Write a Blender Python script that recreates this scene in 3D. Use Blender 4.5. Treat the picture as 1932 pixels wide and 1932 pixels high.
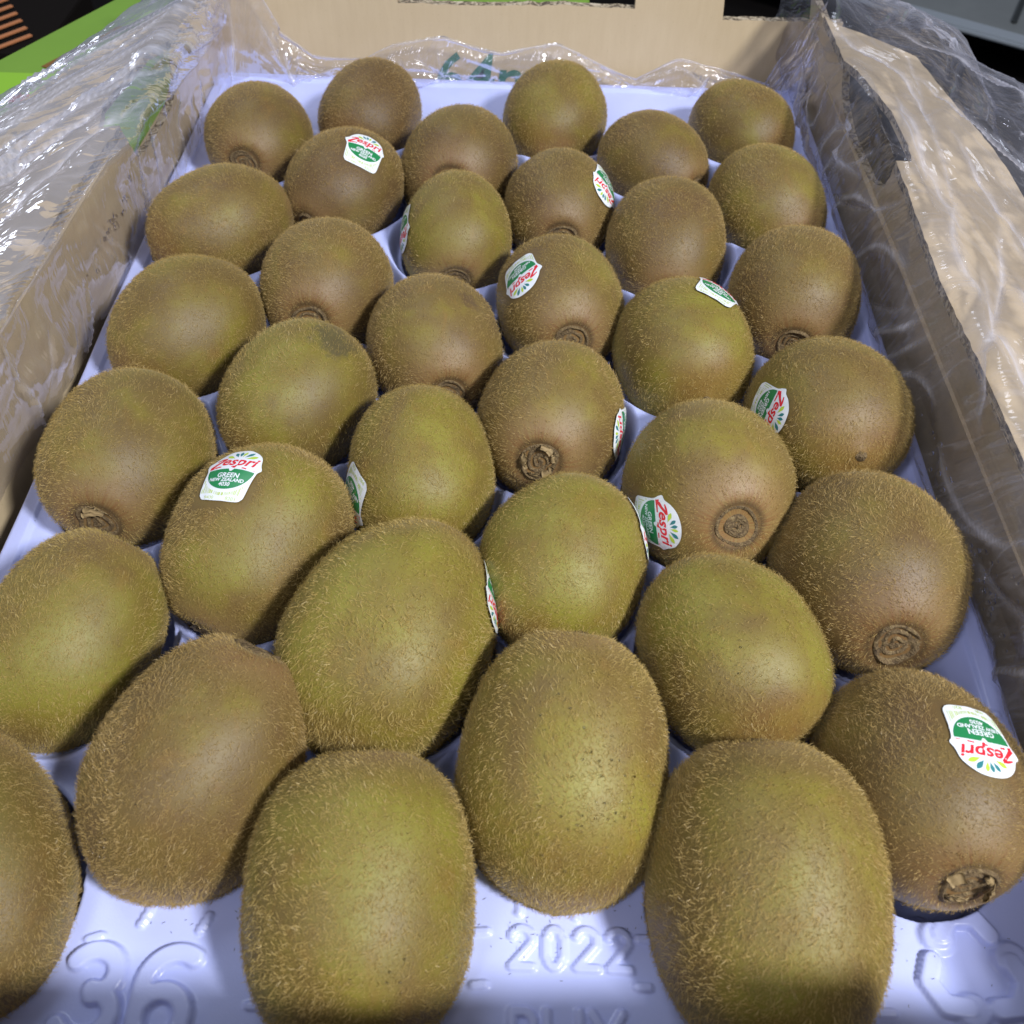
import bpy, math, random
import numpy as np
from mathutils import Vector, Matrix
from mathutils.geometry import tessellate_polygon

for o in list(bpy.data.objects):
    bpy.data.objects.remove(o)
SC = bpy.context.scene
COL = SC.collection
rad = math.radians

# ------------------------------------------------------------------ camera
cam_d = bpy.data.cameras.new('camera')
cam = bpy.data.objects.new('camera', cam_d)
COL.objects.link(cam)
cam.location = (0.00676, -0.07115, 0.23583)
_rx, _ry, _rz = 0.68452, -0.02219, 0.02311
cam.rotation_mode = 'XYZ'
cam.rotation_euler = (_rx, _ry, _rz)
cam_d.sensor_width = 36
cam_d.lens = 36 * 1786 / 1932
cam_d.clip_start = 0.01
cam_d.clip_end = 50
cam_d.dof.use_dof = True
cam_d.dof.focus_distance = 0.31
cam_d.dof.aperture_fstop = 26
SC.camera = cam

# ------------------------------------------------------------------ world + lamps
W = bpy.data.worlds.new('World')
SC.world = W
W.use_nodes = True
W.node_tree.nodes['Background'].inputs[0].default_value = (0.72, 0.80, 1.0, 1)
W.node_tree.nodes['Background'].inputs[1].default_value = 0.22


def area(name, loc, target, size, power, color, shape='DISK', size_y=None):
    d = bpy.data.lights.new(name, 'AREA')
    d.shape = shape
    d.size = size
    if size_y:
        d.size_y = size_y
    d.energy = power
    d.color = color
    o = bpy.data.objects.new(name, d)
    COL.objects.link(o)
    o.location = loc
    o.rotation_euler = (Vector(target) - Vector(loc)).to_track_quat('-Z', 'Y').to_euler()
    return o


area('stall_lamp', (0.68, -0.42, 0.93), (0, 0.17, 0), 0.16, 20.5, (1.0, 0.99, 1.0))
area('ceiling_panel', (-0.55, 0.9, 1.5), (0, 0.2, 0), 0.7, 6.0, (0.82, 0.88, 1.0), 'RECTANGLE', 0.5)
area('ceiling_panel', (-0.5, -0.55, 1.1), (0, 0.15, 0), 0.12, 5.0, (0.88, 0.88, 1.0), 'RECTANGLE', 0.6)

SC.view_settings.view_transform = 'Standard'
SC.view_settings.look = 'None'
SC.view_settings.exposure = 0.0
SC.view_settings.gamma = 1.0
SC.render.engine = 'CYCLES'
SC.cycles.transparent_max_bounces = 24
SC.cycles.max_bounces = 8


# ------------------------------------------------------------------ helpers
def tag(o, label=None, cat=None, group=None, kind=None):
    if label: o['label'] = label
    if cat: o['category'] = cat
    if group: o['group'] = group
    if kind: o['kind'] = kind
    return o


def empty(name, loc=(0, 0, 0)):
    o = bpy.data.objects.new(name, None)
    COL.objects.link(o)
    o.location = loc
    o.empty_display_size = 0.01
    return o


def link(name, me, mat=None, parent=None, loc=None):
    if mat is not None and not me.materials:
        me.materials.append(mat)
    o = bpy.data.objects.new(name, me)
    COL.objects.link(o)
    if parent: o.parent = parent
    if loc is not None: o.location = loc
    return o


def np_mesh(name, V, F, smooth=True):
    """V (n,3); F (m,k) all same size"""
    V = np.ascontiguousarray(V, dtype=np.float32)
    F = np.ascontiguousarray(F, dtype=np.int32)
    me = bpy.data.meshes.new(name)
    me.vertices.add(len(V))
    me.vertices.foreach_set('co', V.ravel())
    k = F.shape[1]
    me.loops.add(F.size)
    me.loops.foreach_set('vertex_index', F.ravel())
    me.polygons.add(len(F))
    me.polygons.foreach_set('loop_start', np.arange(0, F.size, k, dtype=np.int32))
    me.update(calc_edges=True)
    me.polygons.foreach_set('use_smooth', np.full(len(F), smooth))
    return me


def grid_faces(nu, nv, wrap=False):
    i = np.arange(nu - 1)[:, None]
    j = np.arange(nv if wrap else nv - 1)[None, :]
    j2 = (j + 1) % nv
    return np.stack([i * nv + j, i * nv + j2, (i + 1) * nv + j2, (i + 1) * nv + j], -1).reshape(-1, 4)


def box_mesh(name, x0, x1, y0, y1, z0, z1, bev=0.0):
    import bmesh
    bm = bmesh.new()
    bmesh.ops.create_cube(bm, size=1)
    for v in bm.verts:
        v.co = Vector(((x0 + x1) / 2 + v.co.x * (x1 - x0), (y0 + y1) / 2 + v.co.y * (y1 - y0), (z0 + z1) / 2 + v.co.z * (z1 - z0)))
    if bev:
        bmesh.ops.bevel(bm, geom=list(bm.edges), offset=bev, segments=2, affect='EDGES')
    me = bpy.data.meshes.new(name)
    bm.to_mesh(me)
    bm.free()
    return me


def panel_mesh(name, outer, holes, mapf, thick, nrm, jag=0.0, seed=0):
    """flat panel with cut-outs in 2D, mapped to 3D by mapf, given thickness along nrm; edges get their own faces.
    cut edges may be slightly ragged (jag)."""
    rs = np.random.RandomState(seed)
    loops = []
    for L in [outer] + holes:
        P = []
        n = len(L)
        for i in range(n):
            a = np.array(L[i], float); b = np.array(L[(i + 1) % n], float)
            d = np.linalg.norm(b - a)
            m = max(1, int(d / 0.004))
            for k in range(m):
                p = a + (b - a) * k / m
                if k and jag:
                    p = p + rs.normal(0, jag, 2)
                P.append(p)
        loops.append(P)
    tri = tessellate_polygon([[Vector((p[0], p[1], 0)) for p in L] for L in loops])
    flat = [p for L in loops for p in L]
    N = len(flat)
    top = [np.array(mapf(*p)) for p in flat]
    nv = np.array(nrm, float)
    bot = [t - nv * thick for t in top]
    V = top + bot
    F = []
    for t in tri:
        F.append(tuple(t)); F.append((t[2] + N, t[1] + N, t[0] + N))
    nf = len(F)
    s = 0
    for L in loops:
        n = len(L)
        for i in range(n):
            a = s + i; b = s + (i + 1) % n
            F.append((a, b, b + N, a + N))
        s += n
    me = bpy.data.meshes.new(name)
    me.from_pydata([tuple(v) for v in V], [], F)
    me.update()
    for i, p in enumerate(me.polygons):
        p.material_index = 1 if i >= nf else 0
    return me


# ------------------------------------------------------------------ node helper
class NT:
    def __init__(self, name):
        self.m = bpy.data.materials.new(name)
        self.m.use_nodes = True
        self.t = self.m.node_tree
        self.t.nodes.clear()
        self.out = self.n('ShaderNodeOutputMaterial')

    def n(self, typ, **kw):
        nd = self.t.nodes.new(typ)
        for k, v in kw.items():
            if k.startswith('i_'):
                key = k[2:]
                key = int(key) if key.isdigit() else key.replace('_', ' ')
                nd.inputs[key].default_value = v
            else:
                setattr(nd, k, v)
        return nd

    def l(self, a, b):
        self.t.links.new(a, b)

    def noise(self, vec, scale, detail=3, rough=0.55, dist=0.0):
        nd = self.n('ShaderNodeTexNoise', i_Scale=scale, i_Detail=detail, i_Roughness=rough, i_Distortion=dist)
        self.l(vec, nd.inputs['Vector'])
        return nd.outputs['Fac']

    def ramp(self, fac, stops):
        r = self.n('ShaderNodeValToRGB')
        e = r.color_ramp.elements
        while len(e) < len(stops): e.new(0.5)
        for i, (p, c) in enumerate(stops):
            e[i].position = p
            e[i].color = c if len(c) == 4 else (*c, 1)
        self.l(fac, r.inputs[0])
        return r.outputs[0]

    def mix(self, fac, a, b, blend='MIX'):
        m = self.n('ShaderNodeMix', data_type='RGBA', blend_type=blend)
        for s, v in ((m.inputs[0], fac), (m.inputs[6], a), (m.inputs[7], b)):
            if isinstance(v, (int, float)): s.default_value = v
            elif isinstance(v, tuple): s.default_value = v if len(v) == 4 else (*v, 1)
            else: self.l(v, s)
        return m.outputs[2]

    def math(self, op, a, b=0.0, clamp=False):
        m = self.n('ShaderNodeMath', operation=op, use_clamp=clamp)
        for s, v in ((m.inputs[0], a), (m.inputs[1], b)):
            if isinstance(v, (int, float)): s.default_value = v
            else: self.l(v, s)
        return m.outputs[0]

    def bump(self, h, strength, dist):
        b = self.n('ShaderNodeBump', i_Strength=strength, i_Distance=dist)
        self.l(h, b.inputs['Height'])
        return b.outputs[0]

    def principled(self, **kw):
        p = self.n('ShaderNodeBsdfPrincipled')
        for k, v in kw.items():
            s = p.inputs[k.replace('_', ' ')]
            if isinstance(v, (int, float)): s.default_value = v
            elif isinstance(v, tuple): s.default_value = v if len(v) != 3 else (*v, 1)
            else: self.l(v, s)
        return p

    def done(self, sh):
        self.l(sh if not hasattr(sh, 'outputs') else sh.outputs[0], self.out.inputs[0])
        return self.m


def simple(name, col, rough=0.5, **kw):
    t = NT(name)
    return t.done(t.principled(Base_Color=col, Roughness=rough, **kw))


# ------------------------------------------------------------------ materials
def mat_cardboard():
    t = NT('cardboard')
    tc = t.n('ShaderNodeTexCoord').outputs['Object']
    mp = t.n('ShaderNodeMapping'); mp.inputs['Scale'].default_value = (1, 1, 0.15)
    t.l(tc, mp.inputs[0])
    a = t.noise(mp.outputs[0], 260, 3, 0.6)
    b = t.noise(tc, 14, 4, 0.6)
    f = t.noise(tc, 900, 2, 0.7)
    c = t.mix(b, (0.53, 0.42, 0.25), (0.66, 0.55, 0.37))
    c = t.mix(t.math('MULTIPLY', a, 0.35), c, (0.38, 0.27, 0.15))
    spk = t.ramp(f, [(0.62, (0, 0, 0)), (0.75, (1, 1, 1))])
    c = t.mix(t.math('MULTIPLY', spk, 0.25), c, (0.25, 0.17, 0.09))
    wv = t.n('ShaderNodeTexWave', wave_type='BANDS', bands_direction='Y', i_Scale=48, i_Distortion=0.6)
    t.l(tc, wv.inputs['Vector'])
    h = t.math('ADD', t.math('MULTIPLY', wv.outputs['Fac'], 0.12), t.math('MULTIPLY', a, 0.5))
    return t.done(t.principled(Base_Color=c, Roughness=0.72, Normal=t.bump(h, 0.25, 0.0006), Specular_IOR_Level=0.25))


def mat_cut_edge():
    t = NT('cardboard_cut_edge')
    tc = t.n('ShaderNodeTexCoord').outputs['Object']
    n = t.noise(tc, 330, 2, 0.6, 1.0)
    n2 = t.noise(tc, 60, 2, 0.6)
    c = t.ramp(n, [(0.40, (0.10, 0.075, 0.05)), (0.55, (0.42, 0.35, 0.24)), (0.72, (0.62, 0.54, 0.42))])
    return t.done(t.principled(Base_Color=c, Roughness=0.85, Normal=t.bump(n, 0.8, 0.001)))


def mat_tray():
    t = NT('lavender_plastic')
    tc = t.n('ShaderNodeTexCoord').outputs['Object']
    n = t.noise(tc, 18, 3, 0.6)
    c = t.mix(n, (0.49, 0.555, 0.97), (0.54, 0.61, 0.99))
    g = t.noise(tc, 1600, 2, 0.6)
    wob = t.noise(tc, 60, 2, 0.5)
    h = t.math('ADD', t.math('MULTIPLY', g, 0.08), wob)
    p = t.principled(Base_Color=c, Roughness=0.27, Normal=t.bump(h, 0.35, 0.0012), Specular_IOR_Level=0.45)
    p.inputs['Subsurface Weight'].default_value = 0.0
    return t.done(p)


def mat_skin(blotch=None, bcol=(0.07, 0.055, 0.04)):
    t = NT('kiwi_skin')
    tc = t.n('ShaderNodeTexCoord').outputs['Object']
    oi = t.n('ShaderNodeObjectInfo')
    sep = t.n('ShaderNodeSeparateColor'); t.l(oi.outputs['Color'], sep.inputs[0])
    green, bright = sep.outputs[0], sep.outputs[1]
    off = t.n('ShaderNodeVectorMath', operation='SCALE'); off.inputs['Scale'].default_value = 37.0
    comb = t.n('ShaderNodeCombineXYZ')
    for i in range(3): t.l(oi.outputs['Random'], comb.inputs[i])
    t.l(comb.outputs[0], off.inputs[0])
    add = t.n('ShaderNodeVectorMath', operation='ADD'); t.l(tc, add.inputs[0]); t.l(off.outputs[0], add.inputs[1])
    v = add.outputs[0]
    big = t.noise(v, 1.2, 3, 0.6, 0.2)
    fac = t.math('ADD', t.math('MULTIPLY', t.math('SUBTRACT', big, 0.5), 1.7), green)
    c = t.ramp(fac, [(0.05, (0.105, 0.060, 0.019)), (0.45, (0.150, 0.104, 0.020)), (0.72, (0.190, 0.156, 0.016)), (0.95, (0.220, 0.205, 0.020))])
    # rusty rub patches
    rub = t.ramp(t.noise(v, 3.1, 4, 0.6, 0.8), [(0.56, (0, 0, 0)), (0.72, (1, 1, 1))])
    c = t.mix(t.math('MULTIPLY', rub, 0.30), c, (0.25, 0.125, 0.02))
    # brown ends
    sx = t.n('ShaderNodeSeparateXYZ'); t.l(tc, sx.inputs[0])
    end = t.n('ShaderNodeMapRange', i_1=0.62, i_2=0.97); t.l(sx.outputs[2], end.inputs[0])
    c = t.mix(t.math('MULTIPLY', end.outputs[0], 0.45), c, (0.20, 0.115, 0.05))
    cxy = t.n('ShaderNodeCombineXYZ'); t.l(sx.outputs[0], cxy.inputs[0]); t.l(sx.outputs[1], cxy.inputs[1])
    ln = t.n('ShaderNodeVectorMath', operation='LENGTH'); t.l(cxy.outputs[0], ln.inputs[0])
    rr = ln.outputs['Value']
    nrmv = t.n('ShaderNodeVectorMath', operation='NORMALIZE'); t.l(cxy.outputs[0], nrmv.inputs[0])
    av = t.n('ShaderNodeVectorMath', operation='ADD'); t.l(nrmv.outputs[0], av.inputs[0]); t.l(off.outputs[0], av.inputs[1])
    streak = t.ramp(t.noise(av.outputs[0], 17, 2, 0.7), [(0.42, (0, 0, 0)), (0.62, (1, 1, 1))])
    top = t.n('ShaderNodeMapRange', i_1=0.3, i_2=0.5); t.l(sx.outputs[2], top.inputs[0])
    sh_ = t.n('ShaderNodeMapRange', i_1=0.70, i_2=0.45); t.l(rr, sh_.inputs[0])
    c = t.mix(t.math('MULTIPLY', t.math('MULTIPLY', sh_.outputs[0], top.outputs[0]), 0.45), c, (0.27, 0.175, 0.072))
    s2 = t.n('ShaderNodeMapRange', i_1=0.58, i_2=0.34); t.l(rr, s2.inputs[0])
    c = t.mix(t.math('MULTIPLY', t.math('MULTIPLY', s2.outputs[0], top.outputs[0]), t.math('MULTIPLY', streak, 0.85)), c, (0.16, 0.065, 0.02))
    d1 = t.math('SUBTRACT', 1.0, t.math('MULTIPLY', t.math('ABSOLUTE', t.math('SUBTRACT', rr, 0.275)), 15.0), True)
    c = t.mix(t.math('MULTIPLY', t.math('MULTIPLY', d1, top.outputs[0]), 0.85), c, (0.045, 0.026, 0.012))
    end2 = t.n('ShaderNodeMapRange', i_1=-0.75, i_2=-1.0); t.l(sx.outputs[2], end2.inputs[0])
    c = t.mix(t.math('MULTIPLY', end2.outputs[0], 0.6), c, (0.22, 0.10, 0.03))
    # lenticels: dark dots
    vo = t.n('ShaderNodeTexVoronoi', i_Scale=46.0); t.l(v, vo.inputs['Vector'])
    dot = t.ramp(vo.outputs['Distance'], [(0.10, (1, 1, 1)), (0.24, (0, 0, 0))])
    dm = t.ramp(t.noise(v, 9, 2), [(0.36, (0, 0, 0)), (0.58, (1, 1, 1))])
    c = t.mix(t.math('MULTIPLY', t.math('MULTIPLY', dot, dm), 0.85), c, (0.085, 0.032, 0.010))
    fine = t.noise(v, 70, 3, 0.7)
    c = t.mix(t.math('MULTIPLY', fine, 0.28), c, (0.16, 0.10, 0.03))
    if blotch:
        ds = t.n('ShaderNodeVectorMath', operation='DISTANCE'); t.l(tc, ds.inputs[0]); ds.inputs[1].default_value = blotch[0]
        dd = t.math('ADD', ds.outputs['Value'], t.math('MULTIPLY', t.math('SUBTRACT', t.noise(tc, 7, 4, 0.7), 0.5), 0.55))
        b = t.n('ShaderNodeMapRange', i_1=blotch[1], i_2=blotch[1] * 0.55); t.l(dd, b.inputs[0])
        c = t.mix(t.math('MULTIPLY', b.outputs[0], 0.62), c, bcol)
    mul = t.n('ShaderNodeVectorMath', operation='SCALE')
    t.l(c, mul.inputs[0]); t.l(bright, mul.inputs['Scale'])
    h = t.math('ADD', t.math('MULTIPLY', fine, 0.6), t.math('MULTIPLY', dot, 0.3))
    p = t.principled(Base_Color=mul.outputs[0], Roughness=0.50, Specular_IOR_Level=0.55, Normal=t.bump(h, 0.35, 0.0005))
    p.inputs['Sheen Weight'].default_value = 0.20
    p.inputs['Sheen Roughness'].default_value = 0.5
    p.inputs['Sheen Tint'].default_value = (0.9, 0.75, 0.45, 1)
    return t.done(p)


def mat_fuzz():
    t = NT('kiwi_hair')
    oi = t.n('ShaderNodeObjectInfo')
    sep = t.n('ShaderNodeSeparateColor'); t.l(oi.outputs['Color'], sep.inputs[0])
    tc = t.n('ShaderNodeTexCoord').outputs['Object']
    n = t.noise(tc, 34, 2, 0.7)
    c = t.mix(n, (0.27, 0.165, 0.055), (0.84, 0.62, 0.28))
    c = t.mix(t.math('MULTIPLY', sep.outputs[0], 0.50), c, (0.62, 0.52, 0.14))
    d = t.principled(Base_Color=c, Roughness=0.42, Specular_IOR_Level=0.5)
    tr = t.n('ShaderNodeBsdfTranslucent'); t.l(c, tr.inputs[0])
    m = t.n('ShaderNodeMixShader'); m.inputs[0].default_value = 0.45
    t.l(d.outputs[0], m.inputs[1]); t.l(tr.outputs[0], m.inputs[2])
    return t.done(m)


def mat_film():
    t = NT('clear_film')
    at = t.n('ShaderNodeAttribute'); at.attribute_name = 'crease'
    mk = t.n('ShaderNodeAttribute'); mk.attribute_name = 'milk'
    fu = t.n('ShaderNodeAttribute'); fu.attribute_name = 'fuv'
    def stretched(sx, sy):
        mp = t.n('ShaderNodeMapping'); mp.inputs['Scale'].default_value = (sx, sy, 1.0)
        t.l(fu.outputs['Vector'], mp.inputs[0])
        return mp.outputs[0]
    n1 = t.noise(stretched(9, 75), 1.0, 4, 0.6, 0.35)
    n2 = t.noise(stretched(26, 150), 1.0, 3, 0.6, 0.25)
    n3 = t.noise(stretched(14, 20), 1.0, 3, 0.6, 0.0)
    h = t.math('ADD', t.math('MULTIPLY', t.math('ABSOLUTE', t.math('SUBTRACT', n1, 0.5)), 2.0), t.math('MULTIPLY', t.math('ABSOLUTE', t.math('SUBTRACT', n2, 0.5)), 0.8))
    bp = t.n('ShaderNodeBump', i_Distance=0.004)
    t.l(h, bp.inputs['Height'])
    t.l(t.math('ADD', t.math('MULTIPLY', mk.outputs['Fac'], 3.6), 0.08, True), bp.inputs['Strength'])
    nm = bp.outputs[0]
    line1 = t.ramp(n1, [(0.475, (0, 0, 0)), (0.50, (1, 1, 1)), (0.525, (0, 0, 0))])
    line2 = t.ramp(n2, [(0.48, (0, 0, 0)), (0.50, (1, 1, 1)), (0.52, (0, 0, 0))])
    patch = t.ramp(n3, [(0.42, (0, 0, 0)), (0.62, (1, 1, 1))])
    wisp = t.math('ADD', t.math('MULTIPLY', line1, 0.20), t.math('MULTIPLY', t.math('MULTIPLY', line2, 0.20), patch))
    wisp = t.math('MULTIPLY', wisp, t.math('ADD', t.math('MULTIPLY', mk.outputs['Fac'], 3.6), 0.12, True))
    haze = t.math('ADD', t.math('MULTIPLY', at.outputs['Fac'], 0.55), wisp)
    haze = t.math('ADD', haze, t.math('MULTIPLY', mk.outputs['Fac'], t.math('ADD', t.math('MULTIPLY', patch, 0.7), 0.5)), True)
    lw = t.n('ShaderNodeLayerWeight', i_Blend=0.35); t.l(nm, lw.inputs['Normal'])
    tr = t.n('ShaderNodeBsdfTransparent'); tr.inputs[0].default_value = (0.95, 0.95, 0.985, 1)
    gl = t.n('ShaderNodeBsdfGlossy'); gl.inputs['Roughness'].default_value = 0.09; gl.inputs[0].default_value = (0.95, 0.96, 1, 1)
    t.l(nm, gl.inputs['Normal'])
    m1 = t.n('ShaderNodeMixShader')
    fr = t.math('MULTIPLY', lw.outputs['Fresnel'], t.math('MINIMUM', t.math('ADD', t.math('MULTIPLY', mk.outputs['Fac'], 4.0), 0.12), 0.62))
    t.l(t.math('ADD', fr, 0.05, True), m1.inputs[0])
    t.l(tr.outputs[0], m1.inputs[1]); t.l(gl.outputs[0], m1.inputs[2])
    df = t.n('ShaderNodeBsdfDiffuse'); df.inputs[0].default_value = (0.80, 0.82, 0.96, 1)
    tl = t.n('ShaderNodeBsdfTranslucent'); tl.inputs[0].default_value = (0.80, 0.82, 0.96, 1)
    m2 = t.n('ShaderNodeMixShader'); m2.inputs[0].default_value = 0.5
    t.l(df.outputs[0], m2.inputs[1]); t.l(tl.outputs[0], m2.inputs[2])
    m3 = t.n('ShaderNodeMixShader'); t.l(haze, m3.inputs[0])
    t.l(m1.outputs[0], m3.inputs[1]); t.l(m2.outputs[0], m3.inputs[2])
    return t.done(m3)


CARD = mat_cardboard(); EDGE = mat_cut_edge(); TRAY = mat_tray(); FUZZ = mat_fuzz(); FILM = mat_film()
SKIN = mat_skin()


def mat_scar():
    t = NT('dried_stem')
    tc = t.n('ShaderNodeTexCoord').outputs['Object']
    n = t.noise(tc, 22, 4, 0.65, 1.0)
    c = t.ramp(n, [(0.30, (0.05, 0.032, 0.015)), (0.5, (0.15, 0.10, 0.045)), (0.75, (0.30, 0.22, 0.10))])
    return t.done(t.principled(Base_Color=c, Roughness=0.75, Normal=t.bump(n, 0.7, 0.002)))


SCAR = mat_scar()
SEPAL = simple('dried_sepal', (0.30, 0.215, 0.10), 0.75)
LABEL_WHITE = simple('label_white', (0.78, 0.83, 0.88), 0.32)
LABEL_RED = simple('label_red', (0.70, 0.02, 0.035), 0.35)
LABEL_GREEN = simple('label_green', (0.015, 0.22, 0.07), 0.35)
LABEL_LIME = simple('label_lime', (0.45, 0.62, 0.06), 0.35)
LABEL_PALE = simple('label_barcode_lime', (0.50, 0.62, 0.16), 0.35)
LABEL_TEAL = simple('label_teal', (0.03, 0.20, 0.22), 0.35)
INK_GREEN = simple('printed_green_ink', (0.015, 0.15, 0.08), 0.5)

# ------------------------------------------------------------------ kiwi data: x, y, z, cross radius, length ratio, azimuth, dip of the axis
KIWIS = {
    1: (-0.1158, 0.3423, -0.0005, 0.0246, 1.16, -2.1, -8.9),
    2: (-0.0665, 0.3696, -0.0011, 0.0244, 1.16, -21.0, 4.6),
    3: (-0.0213, 0.3258, -0.0016, 0.0271, 1.16, -4.5, -17.8),
    4: (0.0229, 0.3720, -0.0006, 0.0249, 1.15, -13.5, 6.0),
    5: (0.0678, 0.3334, -0.0017, 0.0233, 1.17, 43.5, 0.4),
    6: (0.1128, 0.3661, -0.0019, 0.0229, 1.17, 42.0, -0.7),
    7: (-0.0705, 0.3028, -0.0006, 0.0251, 1.16, -28.1, 5.2),
    8: (0.0240, 0.2955, -0.0015, 0.0244, 1.14, 2.1, -7.1),
    9: (0.1160, 0.3017, -0.0009, 0.0246, 1.15, 19.4, 4.1),
    10: (-0.1178, 0.2710, -0.0005, 0.0256, 1.19, -48.4, 1.7),
    11: (-0.0196, 0.2713, -0.0008, 0.0241, 1.16, 3.1, 5.9),
    12: (0.0690, 0.2697, -0.0007, 0.0252, 1.16, -1.1, 10.4),
    13: (-0.0684, 0.2346, -0.0005, 0.0257, 1.15, -3.8, -10.9),
    14: (0.0241, 0.2276, -0.0010, 0.0257, 1.15, 8.1, -11.7),
    15: (0.1171, 0.2366, -0.0001, 0.0264, 1.15, -9.9, -0.0),
    16: (-0.1164, 0.2044, -0.0002, 0.0261, 1.17, -31.2, 6.2),
    17: (-0.0230, 0.2010, -0.0006, 0.0253, 1.14, 13.6, -3.3),
    18: (0.0694, 0.2029, -0.0003, 0.0259, 1.15, 11.0, -5.7),
    19: (-0.0693, 0.1694, -0.0001, 0.0259, 1.16, -30.1, 7.5),
    20: (0.0202, 0.1643, -0.0004, 0.0262, 1.15, -8.9, -16.1),
    21: (0.1176, 0.1692, 0.0003, 0.0276, 1.16, 4.9, -21.6),
    22: (-0.1199, 0.1386, 0.0003, 0.0270, 1.16, -2.1, -6.4),
    23: (-0.0234, 0.1370, -0.0004, 0.0247, 1.17, 1.9, 14.2),
    24: (0.0713, 0.1350, 0.0003, 0.0278, 1.16, 9.0, -25.2),
    25: (-0.0713, 0.1055, 0.0002, 0.0264, 1.20, -24.0, 14.8),
    26: (0.0235, 0.1008, -0.0002, 0.0256, 1.14, -21.9, 10.1),
    27: (0.1172, 0.1020, 0.0007, 0.0287, 1.15, -0.9, -13.4),
    28: (-0.0258, 0.0718, 0.0011, 0.0299, 1.20, -21.7, 15.5),
    29: (0.0716, 0.0717, 0.0001, 0.0262, 1.16, 18.8, -4.6),
    30: (-0.1176, 0.0696, -0.0009, 0.0245, 1.30, -17.9, 20.1),
    31: (-0.0720, 0.0321, 0.0002, 0.0271, 1.25, -25.3, 26.0),
    32: (0.0236, 0.0354, 0.0005, 0.0281, 1.27, -3.1, 21.8),
    33: (0.1162, 0.0342, -0.0003, 0.0262, 1.25, 3.7, -16.9),
    34: (-0.0260, 0.0003, 0.0002, 0.0270, 1.22, 2.6, 15.1),
    35: (0.0719, 0.0040, 0.0005, 0.0281, 1.25, -1.0, 15.9),
    36: (-0.1235, 0.0032, -0.0046, 0.0258, 1.32, 13.0, 22.6),
}
# greenness, brightness, shape, end that faces the viewer ('s' stem scar / 'n' nub)
LOOK = {
    1: (.30, .95, 0, 's'), 2: (.12, .92, 1, 'n'), 3: (.30, .95, 2, 's'), 4: (.55, 1.0, 3, 'n'), 5: (.28, .95, 0, 's'), 6: (.45, .95, 1, 'n'),
    7: (.20, .95, 2, 's'), 8: (.30, .9, 3, 's'), 9: (.50, 1.0, 0, 's'), 10: (.42, 1.0, 1, 'n'), 11: (.58, 1.0, 2, 's'), 12: (.28, 1.0, 3, 's'),
    13: (.30, 1.0, 0, 's'), 14: (.40, 1.0, 1, 's'), 15: (.30, 1.0, 2, 's'), 16: (.48, .95, 3, 'n'), 17: (.30, 1.05, 0, 's'), 18: (.70, 1.0, 1, 'n'),
    19: (.62, .9, 2, 'n'), 20: (.38, 1.05, 3, 's'), 21: (.48, .98, 0, 'n'), 22: (.50, .92, 1, 's'), 23: (.72, 1.0, 4, 'n'), 24: (.55, 1.15, 2, 's'),
    25: (.50, .95, 4, 's'), 26: (.78, 1.0, 3, 'n'), 27: (.30, .95, 0, 's'), 28: (.80, .98, 5, 'n'), 29: (.68, 1.0, 1, 'n'), 30: (.75, .9, 4, 'n'),
    31: (.30, .98, 5, 'n'), 32: (.66, 1.1, 4, 'n'), 33: (.25, .95, 2, 's'), 34: (.66, .92, 6, 'n'), 35: (.52, 1.0, 6, 'n'), 36: (.40, .92, 5, 'n'),
}
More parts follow.
